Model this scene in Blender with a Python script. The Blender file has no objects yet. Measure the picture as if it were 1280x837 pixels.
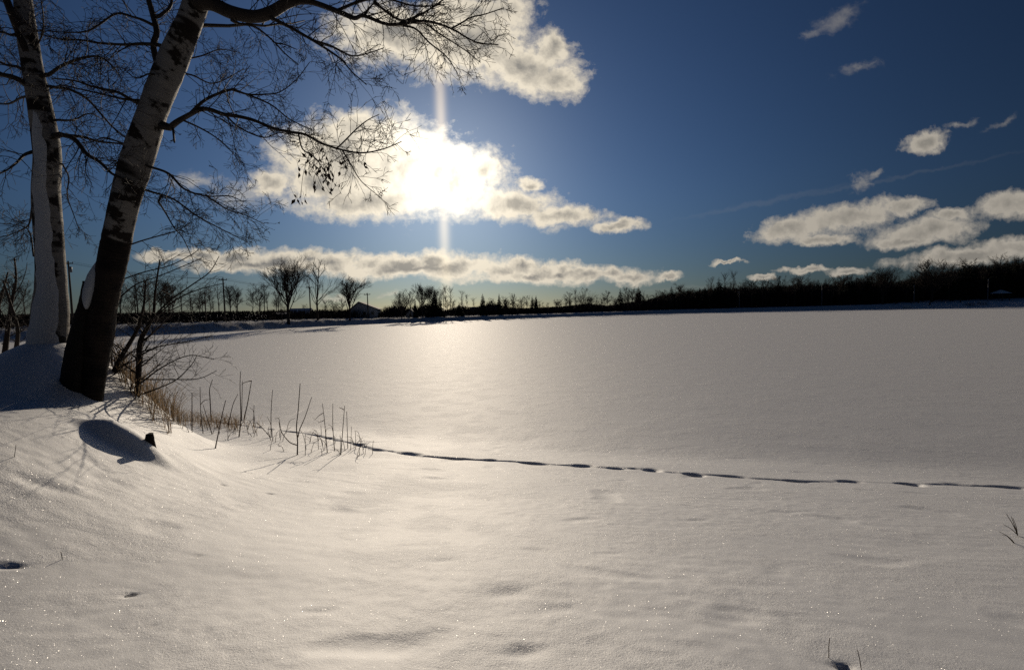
import bpy, math, random
import numpy as np
from mathutils import Vector, Matrix

random.seed(7)
rad = math.radians
sc = bpy.context.scene
COL = sc.collection

# ------------------------------------------------------------------ camera
F = 580.0                      # focal length in photo pixels (1280 wide)
C0 = Vector((0, 0, 3.2))
R = Matrix.Rotation(rad(90 - 3.3), 3, 'X') @ Matrix.Rotation(rad(-1.25), 3, 'Z')
cam_d = bpy.data.cameras.new('camera')
cam_d.sensor_width = 36.0
cam_d.lens = 36.0 * F / 1280.0
cam_d.clip_start = 0.05
cam_d.clip_end = 6000
cam = bpy.data.objects.new('camera', cam_d)
cam.matrix_world = Matrix.Translation(C0) @ R.to_4x4()
COL.objects.link(cam)
sc.camera = cam


def ray(x, y):
    d = R @ Vector(((x - 640) / F, -(y - 418.5) / F, -1))
    return d / d.y


def at(x, y, Y):
    return C0 + ray(x, y) * Y


# sun: behind the cloud at photo (553, 214)
SUN = ray(553, 214).normalized()
SUN_EL = math.asin(SUN.z)
SUN_AZ = math.atan2(SUN.x, SUN.y)


# ------------------------------------------------------------------ noise
def perlin(x, y, seed):
    xi = np.floor(x).astype(np.int64); yi = np.floor(y).astype(np.int64)
    xf = x - xi; yf = y - yi

    def grad(ix, iy, dx, dy):
        h = (ix * 374761393 + iy * 668265263 + seed * 1442695041) & 0xffffffff
        h = ((h ^ (h >> 13)) * 1274126177) & 0xffffffff
        h = h ^ (h >> 16)
        a = (h & 0xffff) / 65536.0 * 2 * np.pi
        return np.cos(a) * dx + np.sin(a) * dy
    u = xf * xf * xf * (xf * (xf * 6 - 15) + 10); v = yf * yf * yf * (yf * (yf * 6 - 15) + 10)
    a = grad(xi, yi, xf, yf); b = grad(xi + 1, yi, xf - 1, yf)
    c = grad(xi, yi + 1, xf, yf - 1); d = grad(xi + 1, yi + 1, xf - 1, yf - 1)
    return (a + (b - a) * u) * (1 - v) + (c + (d - c) * u) * v


# ------------------------------------------------------------------ terrain
SHX = np.array([-400, -60, -30, -12, -8, -3.8, 1.6, 8, 15, 30, 60, 400])
SHY = np.array([40, 26, 19, 14.6, 13.4, 11.9, 9.9, 8.35, 6.6, 3.5, -3, -60])
_sx = np.linspace(-400, 400, 8001)
_sy = np.interp(_sx, SHX, SHY)
_k = np.exp(-0.5 * (np.arange(-30, 31) / 12.0) ** 2); _k /= _k.sum()
_sy = np.convolve(np.pad(_sy, 30, mode='edge'), _k, mode='valid')


def shore(X):
    return np.interp(X, _sx, _sy)


def g2(X, Y, cx, cy, amp, sx, sy, sy_near=None):
    dy = Y - cy
    s = np.where(dy < 0, sy_near or sy, sy)
    return amp * np.exp(-0.5 * (((X - cx) / sx) ** 2 + (dy / s) ** 2))


HUMPS = []


def H0(X, Y):
    X = np.asarray(X, float); Y = np.asarray(Y, float)
    s = shore(X) - Y
    s = np.where(s > -30, s, -30)
    e = 0.5 * (np.sqrt(s * s + 0.35) + s)
    z = 0.19 * e
    z = 1.9 - 0.5 * (np.sqrt((1.9 - z) ** 2 + 0.05) + (1.9 - z)) + 0.0
    z = z + g2(X, Y, -6.25, 6.5, 1.6, 0.75, 0.9, 1.05) + g2(X, Y, -8.3, 6.6, 1.25, 0.9, 1.0)
    z = z + g2(X, Y, -4.7, 4.75, 0.73, 0.8, 0.9, 1.35)
    z = z + g2(X, Y, -4.6, 3.0, 0.33, 1.2, 1.0)
    for (cx, cy, ax, ay, ca, sa, amp) in HUMPS:
        dx = X - cx; dy = Y - cy
        u = (dx * ca + dy * sa) / ax; w = (-dx * sa + dy * ca) / ay
        q = u * u + w * w
        z = z + amp * np.exp(-q ** 1.5)
    return z


def ground_at(x, y, ymin=1.2, ymax=26.0):
    d = ray(x, y)
    Ys = np.arange(ymin, ymax, 0.01)
    zz = C0.z + d.z * Ys - H0(d.x * Ys, Ys)
    i = np.argmax(zz < 0)
    if not (zz < 0).any():
        i = len(Ys) - 1
    Y = Ys[i]
    return Vector((d.x * Y, Y, float(H0(d.x * Y, Y))))


def hz(X, Y):
    return float(H0(X, Y))


g = ground_at(152, 558)
HUMPS.append((g.x - .06, g.y + 0.12, 0.31, 0.15, math.cos(0.2), math.sin(0.2), 0.17))
HUMP = g.copy()

xs = np.concatenate([-np.geomspace(1500, 9.05, 70), np.arange(-9, 10.5, 0.03), np.geomspace(10.55, 1500, 70)])
ys = np.concatenate([-np.geomspace(400, 0.5, 30), np.arange(-0.4, 1.3, 0.1), np.arange(1.35, 13.6, 0.025), np.geomspace(13.65, 2600, 130)])
GX, GY = np.meshgrid(xs, ys)
Z = H0(GX, GY)
S = shore(GX) - GY
near = np.clip((S + 1.5) / 3.0, 0, 1)
rough = 0.25 + 0.75 * near
fade = np.clip(1.6 - np.hypot(GX, GY) / 22.0, 0, 1)
n = np.zeros_like(Z)
# wind-packed undulations, stretched along the shore
wx = GX + 0.25 * perlin(GX * 0.5, GY * 0.5, 91); wy = GY + 0.35 * perlin(GX * 0.6, GY * 0.6, 92)
wy2 = wy + 0.18 * wx
n += 0.045 * perlin(wx * 0.30, wy2 * 0.6, 1)
n += 0.009 * perlin(wx * 0.75, wy2 * 1.5, 2)
pm = np.clip(perlin(GX * .45 + 3, GY * .7, 61) * 1.6 + .35, 0, 1)
n += 0.005 * perlin(wx * 1.7, wy2 * 3.6, 3) * (.35 + .9 * pm)
n += 0.0034 * perlin(wx * 3.5, wy2 * 9.0, 4) * (0.4 + 1.6 * np.clip(perlin(GX * .5, GY * .6, 20) + .3, 0, 1))
n += 0.0032 * perlin(GX * 8, GY * 14, 5) * (.3 + 1.2 * pm)
n += 0.0016 * perlin(GX * 15, GY * 22, 6) * (.4 + pm)
Z += n * rough * fade
# small lumps and pits in the near snow
rp = np.clip(perlin(GX * 1.3, GY * 2.1, 33) - 0.34, 0, 1)
Z -= 0.10 * rp * near * fade


def dent(cx, cy, dx, dy, ln, wd, dep, p=1.6):
    global Z
    r = ln + wd + 0.15
    i0, i1 = np.searchsorted(xs, [cx - r, cx + r]); j0, j1 = np.searchsorted(ys, [cy - r, cy + r])
    X = GX[j0:j1, i0:i1] - cx; Y = GY[j0:j1, i0:i1] - cy
    u = (X * dx + Y * dy) / ln; w = (-X * dy + Y * dx) / wd
    q = u * u + w * w
    Z[j0:j1, i0:i1] -= dep * np.exp(-q ** p)


def catmull(pts, m):
    P = [pts[0] * 2 - pts[1]] + list(pts) + [pts[-1] * 2 - pts[-2]]
    out = []
    for i in range(1, len(P) - 2):
        for k in range(m):
            t = k / m
            a, b, c, d = P[i - 1], P[i], P[i + 1], P[i + 2]
            out.append(0.5 * ((2 * b) + (c - a) * t + (2 * a - 5 * b + 4 * c - d) * t * t + (3 * b - a - 3 * c + d) * t ** 3))
    out.append(P[-2].copy())
    return out


TR = [(236, 521), (262, 526), (300, 531), (340, 537), (380, 542), (404, 546), (424, 551), (446, 556), (470, 561), (505, 566), (545, 570), (600, 574), (650, 577),
      (700, 581), (760, 584), (810, 587), (860, 591), (920, 595), (1000, 600), (1060, 602), (1120, 604), (1180, 605), (1240, 607), (1280, 608), (1340, 612), (1420, 617)]
tp = catmull([ground_at(*p) for p in TR], 10)
acc = 0.0; nxt = 0.0; side = 1
for a, b in zip(tp[:-1], tp[1:]):
    d = b - a; L = math.hypot(d.x, d.y)
    if L < 1e-6:
        continue
    dx, dy = d.x / L, d.y / L
    fm = float(perlin(np.array([acc * 1.1]), np.array([2.5]), 81)[0])
    if fm > -.5:
        dent(a.x, a.y, dx, dy, 0.15, 0.05 + .06 * max(0, fm), max(.003, min(.018, .008 + .05 * fm)), 1.2)      # the drag furrow between prints
    while nxt < acc + L:
        t = (nxt - acc) / L
        side = -side
        p = a + d * t
        off = side * 0.04 + random.uniform(-.03, .03)
        big = 1.0 if p.x > -3.4 else 0.55
        dent(p.x - dy * off, p.y + dx * off, dx, dy, random.uniform(.13, .30) * big, random.uniform(.08, .15) * big, random.uniform(.055, .12) * big, random.uniform(1.3, 2.4))
        if random.random() < .5: dent(p.x + dx * .3 + dy * .06 * side, p.y + dy * .3 - dx * .06 * side, dx, dy, .12, .045, .03, 1.3)
        nxt += random.uniform(0.56, 0.92)
    acc += L
for (x, y, ln, wd, dp) in [(8, 706, .07, .017, .03), (163, 741, .028, .016, .03), (190, 780, .03, .015, .012), (660, 815, .13, .07, .022), (636, 742, .2, .08, .022),
                           (400, 763, .12, .04, .012), (300, 695, .04, .012, .008), (246, 694, .04, .012, .008), (1060, 832, .06, .03, .03),
                           (310, 590, .05, .02, .012), (278, 604, .05, .02, .012), (337, 615, .06, .025, .014), (320, 597, .04, .02, .01),
                           (405, 580, .04, .02, .012), (383, 549, .09, .03, .03), (384, 541, .1, .03, .03), (376, 515, .16, .05, .02), (398, 579, .03, .02, .01),
                           (700, 760, .2, .06, .012), (560, 700, .22, .07, .012), (860, 650, .25, .06, .012), (990, 640, .3, .07, .012), (60, 610, .25, .08, .03), (760, 690, .2, .06, .01)]:
    p = ground_at(x, y)
    dp *= .6 if y > 600 and ln > .08 else 1
    for q in range(3):
        dent(p.x + random.uniform(-.4, .4) * ln, p.y + random.uniform(-.4, .4) * wd, 0.97, 0.24, ln * random.uniform(.5, .9), wd * random.uniform(.5, .9), dp * .5, 1.2)


# ------------------------------------------------------------------ node helpers
def new_mat(name):
    m = bpy.data.materials.new(name); m.use_nodes = True
    nt = m.node_tree; nt.nodes.clear()
    return m, nt


class NB:
    def __init__(s, nt):
        s.nt = nt

    def n(s, typ, **kw):
        nd = s.nt.nodes.new(typ)
        for k, v in kw.items():
            setattr(nd, k, v)
        return nd

    def put(s, sock, v):
        if isinstance(v, bpy.types.NodeSocket):
            s.nt.links.new(v, sock)
        elif v is not None:
            sock.default_value = v

    def math(s, op, a, b=None, c=None, clamp=False):
        nd = s.n('ShaderNodeMath', operation=op, use_clamp=clamp)
        s.put(nd.inputs[0], a); s.put(nd.inputs[1], b); s.put(nd.inputs[2], c)
        return nd.outputs[0]

    def vmath(s, op, a, b=None):
        nd = s.n('ShaderNodeVectorMath', operation=op)
        s.put(nd.inputs[0], a); s.put(nd.inputs[1], b)
        return nd

    def noise(s, vec, scale, detail=4, rough=.5, dist=0):
        nd = s.n('ShaderNodeTexNoise')
        s.put(nd.inputs['Vector'], vec)
        nd.inputs['Scale'].default_value = scale; nd.inputs['Detail'].default_value = detail
        nd.inputs['Roughness'].default_value = rough; nd.inputs['Distortion'].default_value = dist
        return nd

    def maprange(s, v, a, b, c=0., d=1., smooth=True):
        nd = s.n('ShaderNodeMapRange')
        if smooth: nd.interpolation_type = 'SMOOTHSTEP'
        s.put(nd.inputs['Value'], v)
        for nm, q in (('From Min', a), ('From Max', b), ('To Min', c), ('To Max', d)):
            s.put(nd.inputs[nm], q)
        return nd.outputs[0]

    def mix(s, f, a, b, mode='MIX'):
        nd = s.n('ShaderNodeMix', data_type='RGBA', blend_type=mode)
        s.put(nd.inputs['Factor'], f)
        for i, v in ((6, a), (7, b)):
            if isinstance(v, tuple) and len(v) == 3: v = (*v, 1)
            s.put(nd.inputs[i], v)
        return nd.outputs[2]

    def bump(s, h, strength, dist, normal=None):
        nd = s.n('ShaderNodeBump')
        nd.inputs['Strength'].default_value = strength; nd.inputs['Distance'].default_value = dist
        s.put(nd.inputs['Height'], h); s.put(nd.inputs['Normal'], normal)
        return nd.outputs[0]


def simple(name, col, rough=.8, var=.35, scale=3.0, bump=0.0, bscale=40, spec=.3):
    m, nt = new_mat(name); b = NB(nt)
    tc = b.n('ShaderNodeTexCoord'); ob = tc.outputs['Object']
    nz = b.noise(ob, scale, 5, .6)
    c = b.mix(nz.outputs['Fac'], tuple(v * (1 - var) for v in col), tuple(v * (1 + var) for v in col))
    p = b.n('ShaderNodeBsdfPrincipled'); b.put(p.inputs['Base Color'], c)
    p.inputs['Roughness'].default_value = rough; p.inputs['Specular IOR Level'].default_value = spec
    if bump:
        n2 = b.noise(ob, bscale, 4, .6)
        b.put(p.inputs['Normal'], b.bump(n2.outputs['Fac'], bump, .02))
    o = b.n('ShaderNodeOutputMaterial'); nt.links.new(p.outputs[0], o.inputs[0])
    return m


def snow_mat(name, sparkle=1.0, sheen=.59, rough=.75):
    """wind-packed snow: matt body, a broad forward sheen and scattered crystal facets"""
    m, nt = new_mat(name); b = NB(nt)
    tc = b.n('ShaderNodeTexCoord'); ob = tc.outputs['Object']
    big = b.noise(ob, .8, 3, .5)
    col = b.mix(big.outputs['Fac'], (.80, .805, .82), (.87, .872, .88))
    fine = b.noise(ob, 90, 3, .65); mid = b.noise(ob, 16, 4, .6)
    grain = b.noise(ob, 240, 2, .6)
    crust = b.noise(ob, 1.1, 4, .6)
    cr = b.maprange(crust.outputs['Fac'], .42, .62, .35, 1.3)
    h = b.math('MULTIPLY_ADD', fine.outputs['Fac'], .5, b.math('MULTIPLY', mid.outputs['Fac'], .8))
    h = b.math('MULTIPLY_ADD', grain.outputs['Fac'], .3, h)
    bn = b.bump(b.math('MULTIPLY', h, cr), .5, .012)
    p = b.n('ShaderNodeBsdfPrincipled'); b.put(p.inputs['Base Color'], col)
    p.inputs['Roughness'].default_value = .9; p.inputs['Specular IOR Level'].default_value = .15
    b.put(p.inputs['Normal'], bn)
    out = p.outputs[0]
    if sheen:
        gs = b.n('ShaderNodeBsdfGlossy'); gs.inputs['Roughness'].default_value = rough; gs.inputs['Color'].default_value = (.95, .95, .95, 1)
        b.put(gs.inputs['Normal'], bn)
        mx = b.n('ShaderNodeMixShader'); mx.inputs[0].default_value = sheen
        nt.links.new(out, mx.inputs[1]); nt.links.new(gs.outputs[0], mx.inputs[2]); out = mx.outputs[0]
    if sparkle:
        clus = b.noise(ob, 1.7, 4, .65)
        cl = b.maprange(clus.outputs['Fac'], .40, .62, .15, 1.0)
        for sc_, thr, fac in ((330., .84, .30), (210., .945, .28)):
            vo = b.n('ShaderNodeTexVoronoi'); vo.inputs['Scale'].default_value = sc_
            b.put(vo.inputs['Vector'], ob)
            # each crystal is a tiny facet with a direction of its own
            wn = b.n('ShaderNodeTexWhiteNoise', noise_dimensions='3D'); b.put(wn.inputs['Vector'], vo.outputs['Position'])
            v = b.vmath('SUBTRACT', wn.outputs['Color'], (.5, .5, .5)).outputs[0]
            v = b.vmath('MULTIPLY', v, (2.2, 2.2, 1.0)).outputs[0]
            v = b.vmath('ADD', v, (0, 0, .9)).outputs[0]
            nrm = b.vmath('NORMALIZE', v).outputs[0]
            gl = b.n('ShaderNodeBsdfGlossy'); gl.inputs['Roughness'].default_value = .3
            gl.inputs['Color'].default_value = (1, 1, 1, 1); b.put(gl.inputs['Normal'], nrm)
            near_c = b.math('LESS_THAN', vo.outputs['Distance'], .42)
            w2 = b.n('ShaderNodeTexWhiteNoise', noise_dimensions='3D'); b.put(w2.inputs['Vector'], b.vmath('ADD', vo.outputs['Position'], (3.7, 9.1, 5.3)).outputs[0])
            has = b.math('GREATER_THAN', w2.outputs['Value'], thr)
            f = b.math('MULTIPLY', b.math('MULTIPLY', near_c, has), b.math('MULTIPLY', cl, fac * sparkle))
            mx = b.n('ShaderNodeMixShader'); b.put(mx.inputs[0], f)
            nt.links.new(out, mx.inputs[1]); nt.links.new(gl.outputs[0], mx.inputs[2])
            out = mx.outputs[0]
    o = b.n('ShaderNodeOutputMaterial'); nt.links.new(out, o.inputs[0])
    return m


def birch_mat(name, dark_below, seed):
    """white bark with dark bands; below the height dark_below (m along the trunk) the old bark is black-brown"""
    m, nt = new_mat(name); b = NB(nt)
    tc = b.n('ShaderNodeTexCoord'); ob = tc.outputs['Object']
    al = b.n('ShaderNodeAttribute', attribute_name='along').outputs['Fac']
    sp = b.n('ShaderNodeSeparateXYZ'); b.put(sp.inputs[0], ob)
    vec = b.n('ShaderNodeCombineXYZ')
    b.put(vec.inputs[0], b.math('ADD', sp.outputs[0], seed)); b.put(vec.inputs[1], sp.outputs[1]); b.put(vec.inputs[2], al)
    v = vec.outputs[0]
    lent = b.noise(b.vmath('MULTIPLY', v, (7, 7, 75)).outputs[0], 1., 3, .6)
    lines = b.maprange(lent.outputs['Fac'], .60, .70)
    patch = b.noise(b.vmath('MULTIPLY', v, (3.2, 3.2, 4.6)).outputs[0], 1., 5, .62)
    pt = b.maprange(patch.outputs['Fac'], .505, .57)
    band = b.noise(b.vmath('MULTIPLY', v, (.5, .5, 1.7)).outputs[0], 1., 3, .7)
    pt2 = b.maprange(band.outputs['Fac'], .56, .61)
    tone = b.noise(b.vmath('MULTIPLY', v, (2, 2, 9)).outputs[0], 1., 5, .6)
    white = b.mix(tone.outputs['Fac'], (.24, .215, .19), (.52, .48, .43))
    dk = b.mix(tone.outputs['Fac'], (.012, .010, .009), (.05, .038, .03))
    dmask = b.math('MAXIMUM', b.math('MAXIMUM', b.math('MULTIPLY', lines, .75), pt), pt2)
    c = b.mix(dmask, white, dk)
    edge = b.math('ADD', al, b.math('MULTIPLY', b.math('SUBTRACT', patch.outputs['Fac'], .5), .10))
    low = b.maprange(edge, dark_below - .015, dark_below + .015, 1., 0.)
    c = b.mix(low, c, b.mix(b.maprange(b.math('ADD', b.math('MULTIPLY', lent.outputs['Fac'], .4), b.math('MULTIPLY', patch.outputs['Fac'], .6)), .40, .62), (.004, .003, .003), (.05, .036, .028)))
    p = b.n('ShaderNodeBsdfPrincipled'); b.put(p.inputs['Base Color'], c)
    p.inputs['Roughness'].default_value = .7; p.inputs['Specular IOR Level'].default_value = .15
    hb = b.math('ADD', b.math('MULTIPLY', lent.outputs['Fac'], .5), b.math('MULTIPLY', b.math('MULTIPLY', patch.outputs['Fac'], 1.0), 1.2))
    b.put(p.inputs['Normal'], b.bump(hb, .7, .02))
    o = b.n('ShaderNodeOutputMaterial'); nt.links.new(p.outputs[0], o.inputs[0])
    return m


M_SNOW = snow_mat('snow')
M_LAKE = snow_mat('lake_snow', sparkle=.45)
M_SNOW_S = snow_mat('clinging_snow', 0, 0)
M_FARSNOW = snow_mat('far_snow', 0, 0)
M_BIRCH1 = birch_mat('birch_bark_pale', -1, 3.0)
M_LIMB = simple('limb_bark', (.055, .043, .036), .7, .5, 9, .5, 60)
M_TWIG = simple('twig_bark', (.028, .019, .016), .7, .3, 20)
M_SHRUB = simple('shrub_bark', (.035, .024, .02), .7, .35, 20)
M_WEED = simple('dry_weed', (.19, .125, .085), .8, .4, 15)
M_GRASS = simple('dry_grass', (.34, .245, .155), .8, .4, 6)
for m_ in (M_GRASS,):            # dry blades let the low sun through
    nt_ = m_.node_tree; p_ = next(n for n in nt_.nodes if n.type == 'BSDF_PRINCIPLED'); o_ = next(n for n in nt_.nodes if n.type == 'OUTPUT_MATERIAL')
    tl_ = nt_.nodes.new('ShaderNodeBsdfTranslucent'); mx_ = nt_.nodes.new('ShaderNodeMixShader'); mx_.inputs[0].default_value = .6
    nt_.links.new(p_.inputs['Base Color'].links[0].from_socket, tl_.inputs['Color'])
    nt_.links.new(p_.outputs[0], mx_.inputs[1]); nt_.links.new(tl_.outputs[0], mx_.inputs[2]); nt_.links.new(mx_.outputs[0], o_.inputs[0])
M_LEAF = simple('dead_leaf', (.07, .035, .02), .7, .4, 30)
M_FARBARK = simple('far_bark', (.062, .049, .042), .9, .35, .6)
M_SPRUCE = simple('spruce_needles', (.022, .030, .020), .9, .4, .8)
M_BRUSH = simple('brushwood', (.052, .041, .035), .9, .4, .4)
M_POLE = simple('pole_wood', (.09, .075, .065), .85, .3, 3)
M_STUMP = simple('rotten_wood', (.03, .022, .018), .85, .6, 30, .8, 80)
M_WALL = simple('house_wall', (.55, .57, .60), .8, .15, 1)
M_ROOF = simple('house_roof', (.10, .10, .11), .8, .25, 1)
M_GLASS = simple('window_glass', (.03, .035, .045), .15, .1, 1, spec=.5)
M_WHITE = simple('white_paint', (.72, .74, .77), .6, .1, 1)
M_WIRE = simple('wire', (.03, .03, .03), .6, .1, 1)
M_METAL = simple('grey_metal', (.28, .28, .28), .5, .1, 1)


# ------------------------------------------------------------------ mesh helpers
class MB:
    def __init__(s):
        s.v = []; s.f = []; s.al = []; s.base = 0

    def tube(s, pts, radii, sides=5, cap=True, along0=0.0, wob=0.0):
        n_ = len(pts)
        if n_ < 2: return
        t = (pts[1] - pts[0]).normalized()
        ref = Vector((0, 0, 1)) if abs(t.z) < .9 else Vector((1, 0, 0))
        u = t.cross(ref).normalized()
        L = along0; b0 = len(s.v)
        for i, p in enumerate(pts):
            if 0 < i < n_ - 1: t2 = (pts[i + 1] - pts[i - 1])
            elif i == 0: t2 = pts[1] - pts[0]
            else: t2 = pts[-1] - pts[-2]
            if t2.length < 1e-9: t2 = t
            t2 = t2.normalized()
            u = u - t2 * u.dot(t2)
            if u.length < 1e-6: u = t2.orthogonal()
            u.normalize(); w = t2.cross(u)
            if i: L += (p - pts[i - 1]).length
            for k in range(sides):
                a = 2 * math.pi * k / sides
                r = radii[i]
                if wob: r *= 1 + wob * math.sin(3 * a + L * 2.1) * .6 + wob * math.sin(2 * a - L * 5 + 1) * .5 + wob * random.uniform(-.3, .3)
                s.v.append(p + (u * math.cos(a) + w * math.sin(a)) * r); s.al.append(L)
            t = t2
        for i in range(n_ - 1):
            for k in range(sides):
                a = b0 + i * sides + k; c = b0 + i * sides + (k + 1) % sides
                s.f.append((a, c, c + sides, a + sides))
        if cap:
            s.f.append(tuple(b0 + (n_ - 1) * sides + k for k in range(sides)))
            s.f.append(tuple(b0 + k for k in reversed(range(sides))))

    def box(s, c, sx, sy, sz, rz=0.0):
        b0 = len(s.v); ca, sa = math.cos(rz), math.sin(rz)
        for dz in (-.5, .5):
            for dx, dy in ((-.5, -.5), (.5, -.5), (.5, .5), (-.5, .5)):
                x, y = dx * sx, dy * sy
                s.v.append(Vector((c[0] + x * ca - y * sa, c[1] + x * sa + y * ca, c[2] + dz * sz))); s.al.append(0)
        for q in ((3, 2, 1, 0), (4, 5, 6, 7), (0, 1, 5, 4), (1, 2, 6, 5), (2, 3, 7, 6), (3, 0, 4, 7)):
            s.f.append(tuple(b0 + k for k in q))

    def poly(s, pts):
        b0 = len(s.v)
        s.v += [Vector(p) for p in pts]; s.al += [0] * len(pts)
        s.f.append(tuple(range(b0, b0 + len(pts))))

    def build(s, name, mat, parent=None, origin=None, smooth=True, along=False, mesh_only=False):
        o = Vector(origin) if origin is not None else Vector((0, 0, 0))
        me = bpy.data.meshes.new(name)
        me.from_pydata([tuple(p - o) for p in s.v], [], s.f)
        if along:
            at_ = me.attributes.new('along', 'FLOAT', 'POINT'); at_.data.foreach_set('value', s.al)
        if smooth: me.polygons.foreach_set('use_smooth', [True] * len(me.polygons))
        me.materials.append(mat); me.update()
        if mesh_only: return me
        ob = bpy.data.objects.new(name, me); COL.objects.link(ob)
        if parent is not None: ob.parent = parent
        else: ob.location = o
        return ob


def np_mesh(name, V, faces, k, mat, smooth=True):
    me = bpy.data.meshes.new(name)
    nf = len(faces)
    me.vertices.add(len(V)); me.vertices.foreach_set('co', np.asarray(V, np.float32).ravel())
    me.loops.add(nf * k); me.loops.foreach_set('vertex_index', np.asarray(faces, np.int32).ravel())
    me.polygons.add(nf); me.polygons.foreach_set('loop_start', np.arange(0, nf * k, k, dtype=np.int32))
    me.polygons.foreach_set('use_smooth', np.full(nf, smooth))
    me.materials.append(mat); me.update(calc_edges=True)
    return me


def link(name, me, loc=(0, 0, 0), parent=None):
    o = bpy.data.objects.new(name, me); COL.objects.link(o); o.location = loc
    if parent is not None: o.parent = parent
    return o


def empty(name, loc):
    o = bpy.data.objects.new(name, None); COL.objects.link(o); o.location = loc
    return o


def tag(o, label=None, cat=None, group=None, kind=None):
    if label: o['label'] = label
    if cat: o['category'] = cat
    if group: o['group'] = group
    if kind: o['kind'] = kind
    return o


# ------------------------------------------------------------------ ground sheets
nx, ny = len(xs), len(ys)
idx = np.arange(nx * ny).reshape(ny, nx)
quads = np.stack([idx[:-1, :-1], idx[:-1, 1:], idx[1:, 1:], idx[1:, :-1]], -1).reshape(-1, 4)
Sc = (S[:-1, :-1] + S[1:, 1:]) * .5
bank_m = (Sc > -0.35).reshape(-1)
P = np.stack([GX, GY, Z], -1).reshape(-1, 3)
for name, mask, lab in (('snow_bank', bank_m, 'smooth snow-covered bank in the foreground'), ('frozen_lake', ~bank_m, 'flat frozen lake under smooth snow')):
    q = quads[mask]
    used, inv = np.unique(q, return_inverse=True)
    me = np_mesh(name, P[used], inv.reshape(-1, 4), 4, M_SNOW if 'bank' in name else M_LAKE)
    o = link(name, me); tag(o, lab, 'ground' if 'bank' in name else 'lake', kind='structure')

# ------------------------------------------------------------------ far shore
SHORE_PX = [(-420, 447), (-150, 436), (0, 428), (80, 424), (150, 421), (200, 418), (280, 415.3), (340, 411), (420, 407), (510, 403), (600, 400), (700, 396), (800, 392.8),
            (880, 390.2), (960, 388.6), (1040, 387), (1150, 385.6), (1280, 383.6), (1420, 382), (1640, 380)]


def lake_pt(x, y):
    d = ray(x, y); Y = C0.z / -d.z
    return Vector((d.x * Y, Y, 0))


sp_ = [lake_pt(*p) for p in SHORE_PX]
spx = [p[0] for p in SHORE_PX]
# smooth distances (as range) against photo x
rng = np.array([p.y for p in sp_])
xx = np.linspace(-420, 1640, 413)
yy = np.interp(xx, spx, rng)
k_ = np.exp(-.5 * (np.arange(-16, 17) / 7.) ** 2); k_ /= k_.sum()
yy = np.convolve(np.pad(yy, 16, mode='edge'), k_, mode='valid')


def shore_D(x):
    return float(np.interp(x, xx, yy))


def bank_h(off, x):
    """height of the far bank, off metres behind the shoreline, at photo column x"""
    top = float(np.interp(x, [0, 300, 520, 700, 1000, 1120, 1280], [1.7, 1.6, 1.1, 1.0, 1.3, 1.6, 1.9]))
    run = float(np.interp(x, [0, 300, 520, 700, 1050, 1120, 1280], [4.5, 4.5, 3, 3, 3, 7, 14]))
    t = max(0, min(1, off / run))
    return top * (t * t * (3 - 2 * t)) + min(60, max(0, off - run)) * float(np.interp(x, [1085, 1130, 1290], [.012, .06, .085]))


def far_pt(x, off):
    """point on the far ground seen in photo column x, off metres behind the shoreline"""
    D = shore_D(x) + off
    d = ray(x, 390)
    return Vector((d.x * D, D, bank_h(off, x)))


offs = [-1.5, 0, .4, .8, 1.3, 1.8, 2.4, 3, 3.7, 4.5, 5.5, 7, 9, 12, 16, 22, 30, 45, 70, 120, 250, 700]
cols = np.arange(-420, 1641, 2.5)
FV = []
for j, x in enumerate(cols):
    for of in offs:
        p = far_pt(x, of)
        if of > 0:
            nzv = float(perlin(np.array([p.x * .35]), np.array([p.y * .35]), 44)[0]) * .5 + float(perlin(np.array([p.x * 1.1]), np.array([p.y * .9]), 45)[0]) * .28
            p.z += nzv * min(1, of / 2) * (.75 if x < 560 else .35)
            p.z = max(p.z, -.02)
        else:
            p.z = -.06
        FV.append(p)
no = len(offs)
ff = [(j * no + i, (j + 1) * no + i, (j + 1) * no + i + 1, j * no + i + 1) for j in range(len(cols) - 1) for i in range(no - 1)]
me = np_mesh('far_bank', np.array([tuple(p) for p in FV]), np.array(ff), 4, M_FARSNOW)
tag(link('far_bank', me), 'low snowy bank along the far shore', 'ground', kind='structure')


# ------------------------------------------------------------------ branching
def grow(mb, p, d, length, r, depth, droop=0.0, spread=.8, nseg=5, kids=(3, 6), sides=3, rmin=.0026, wander=.28, kid_len=(.35, .7)):
    pts = [p.copy()]; rr = [r]; d = d.normalized()
    seg = length / nseg
    for i in range(nseg):
        d = d + Vector((random.gauss(0, wander), random.gauss(0, wander), random.gauss(0, wander))) * .55
        d.z -= droop * (i + 1) / nseg
        d.normalize()
        pts.append(pts[-1] + d * seg); rr.append(max(rmin, r * (1 - .75 * (i + 1) / nseg)))
    mb.tube(pts, rr, sides, cap=False)
    if depth > 0:
        for k in range(random.randint(*kids)):
            t = random.uniform(.15, .98) * nseg
            i = min(nseg - 1, int(t)); q = pts[i].lerp(pts[i + 1], t - i)
            dd = (pts[i + 1] - pts[i]).normalized()
            a = Vector((random.gauss(0, 1), random.gauss(0, 1), random.gauss(0, 1))); a = (a - dd * a.dot(dd)).normalized()
            nd = dd * random.uniform(.5, 1.0) + a * spread * random.uniform(.6, 1.1)
            grow(mb, q, nd, length * random.uniform(*kid_len) * (1.05 - .35 * t / nseg), max(rmin, rr[i] * .6), depth - 1, droop, spread, max(3, nseg - 1), kids, 3, rmin, wander, kid_len)
    return pts


def px_path(pts, Y0, dY, m=4):
    n_ = len(pts)
    P3 = [at(x, y, Y0 + dY * i / (n_ - 1)) for i, (x, y) in enumerate(pts)]
    return catmull(P3, m)


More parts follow.
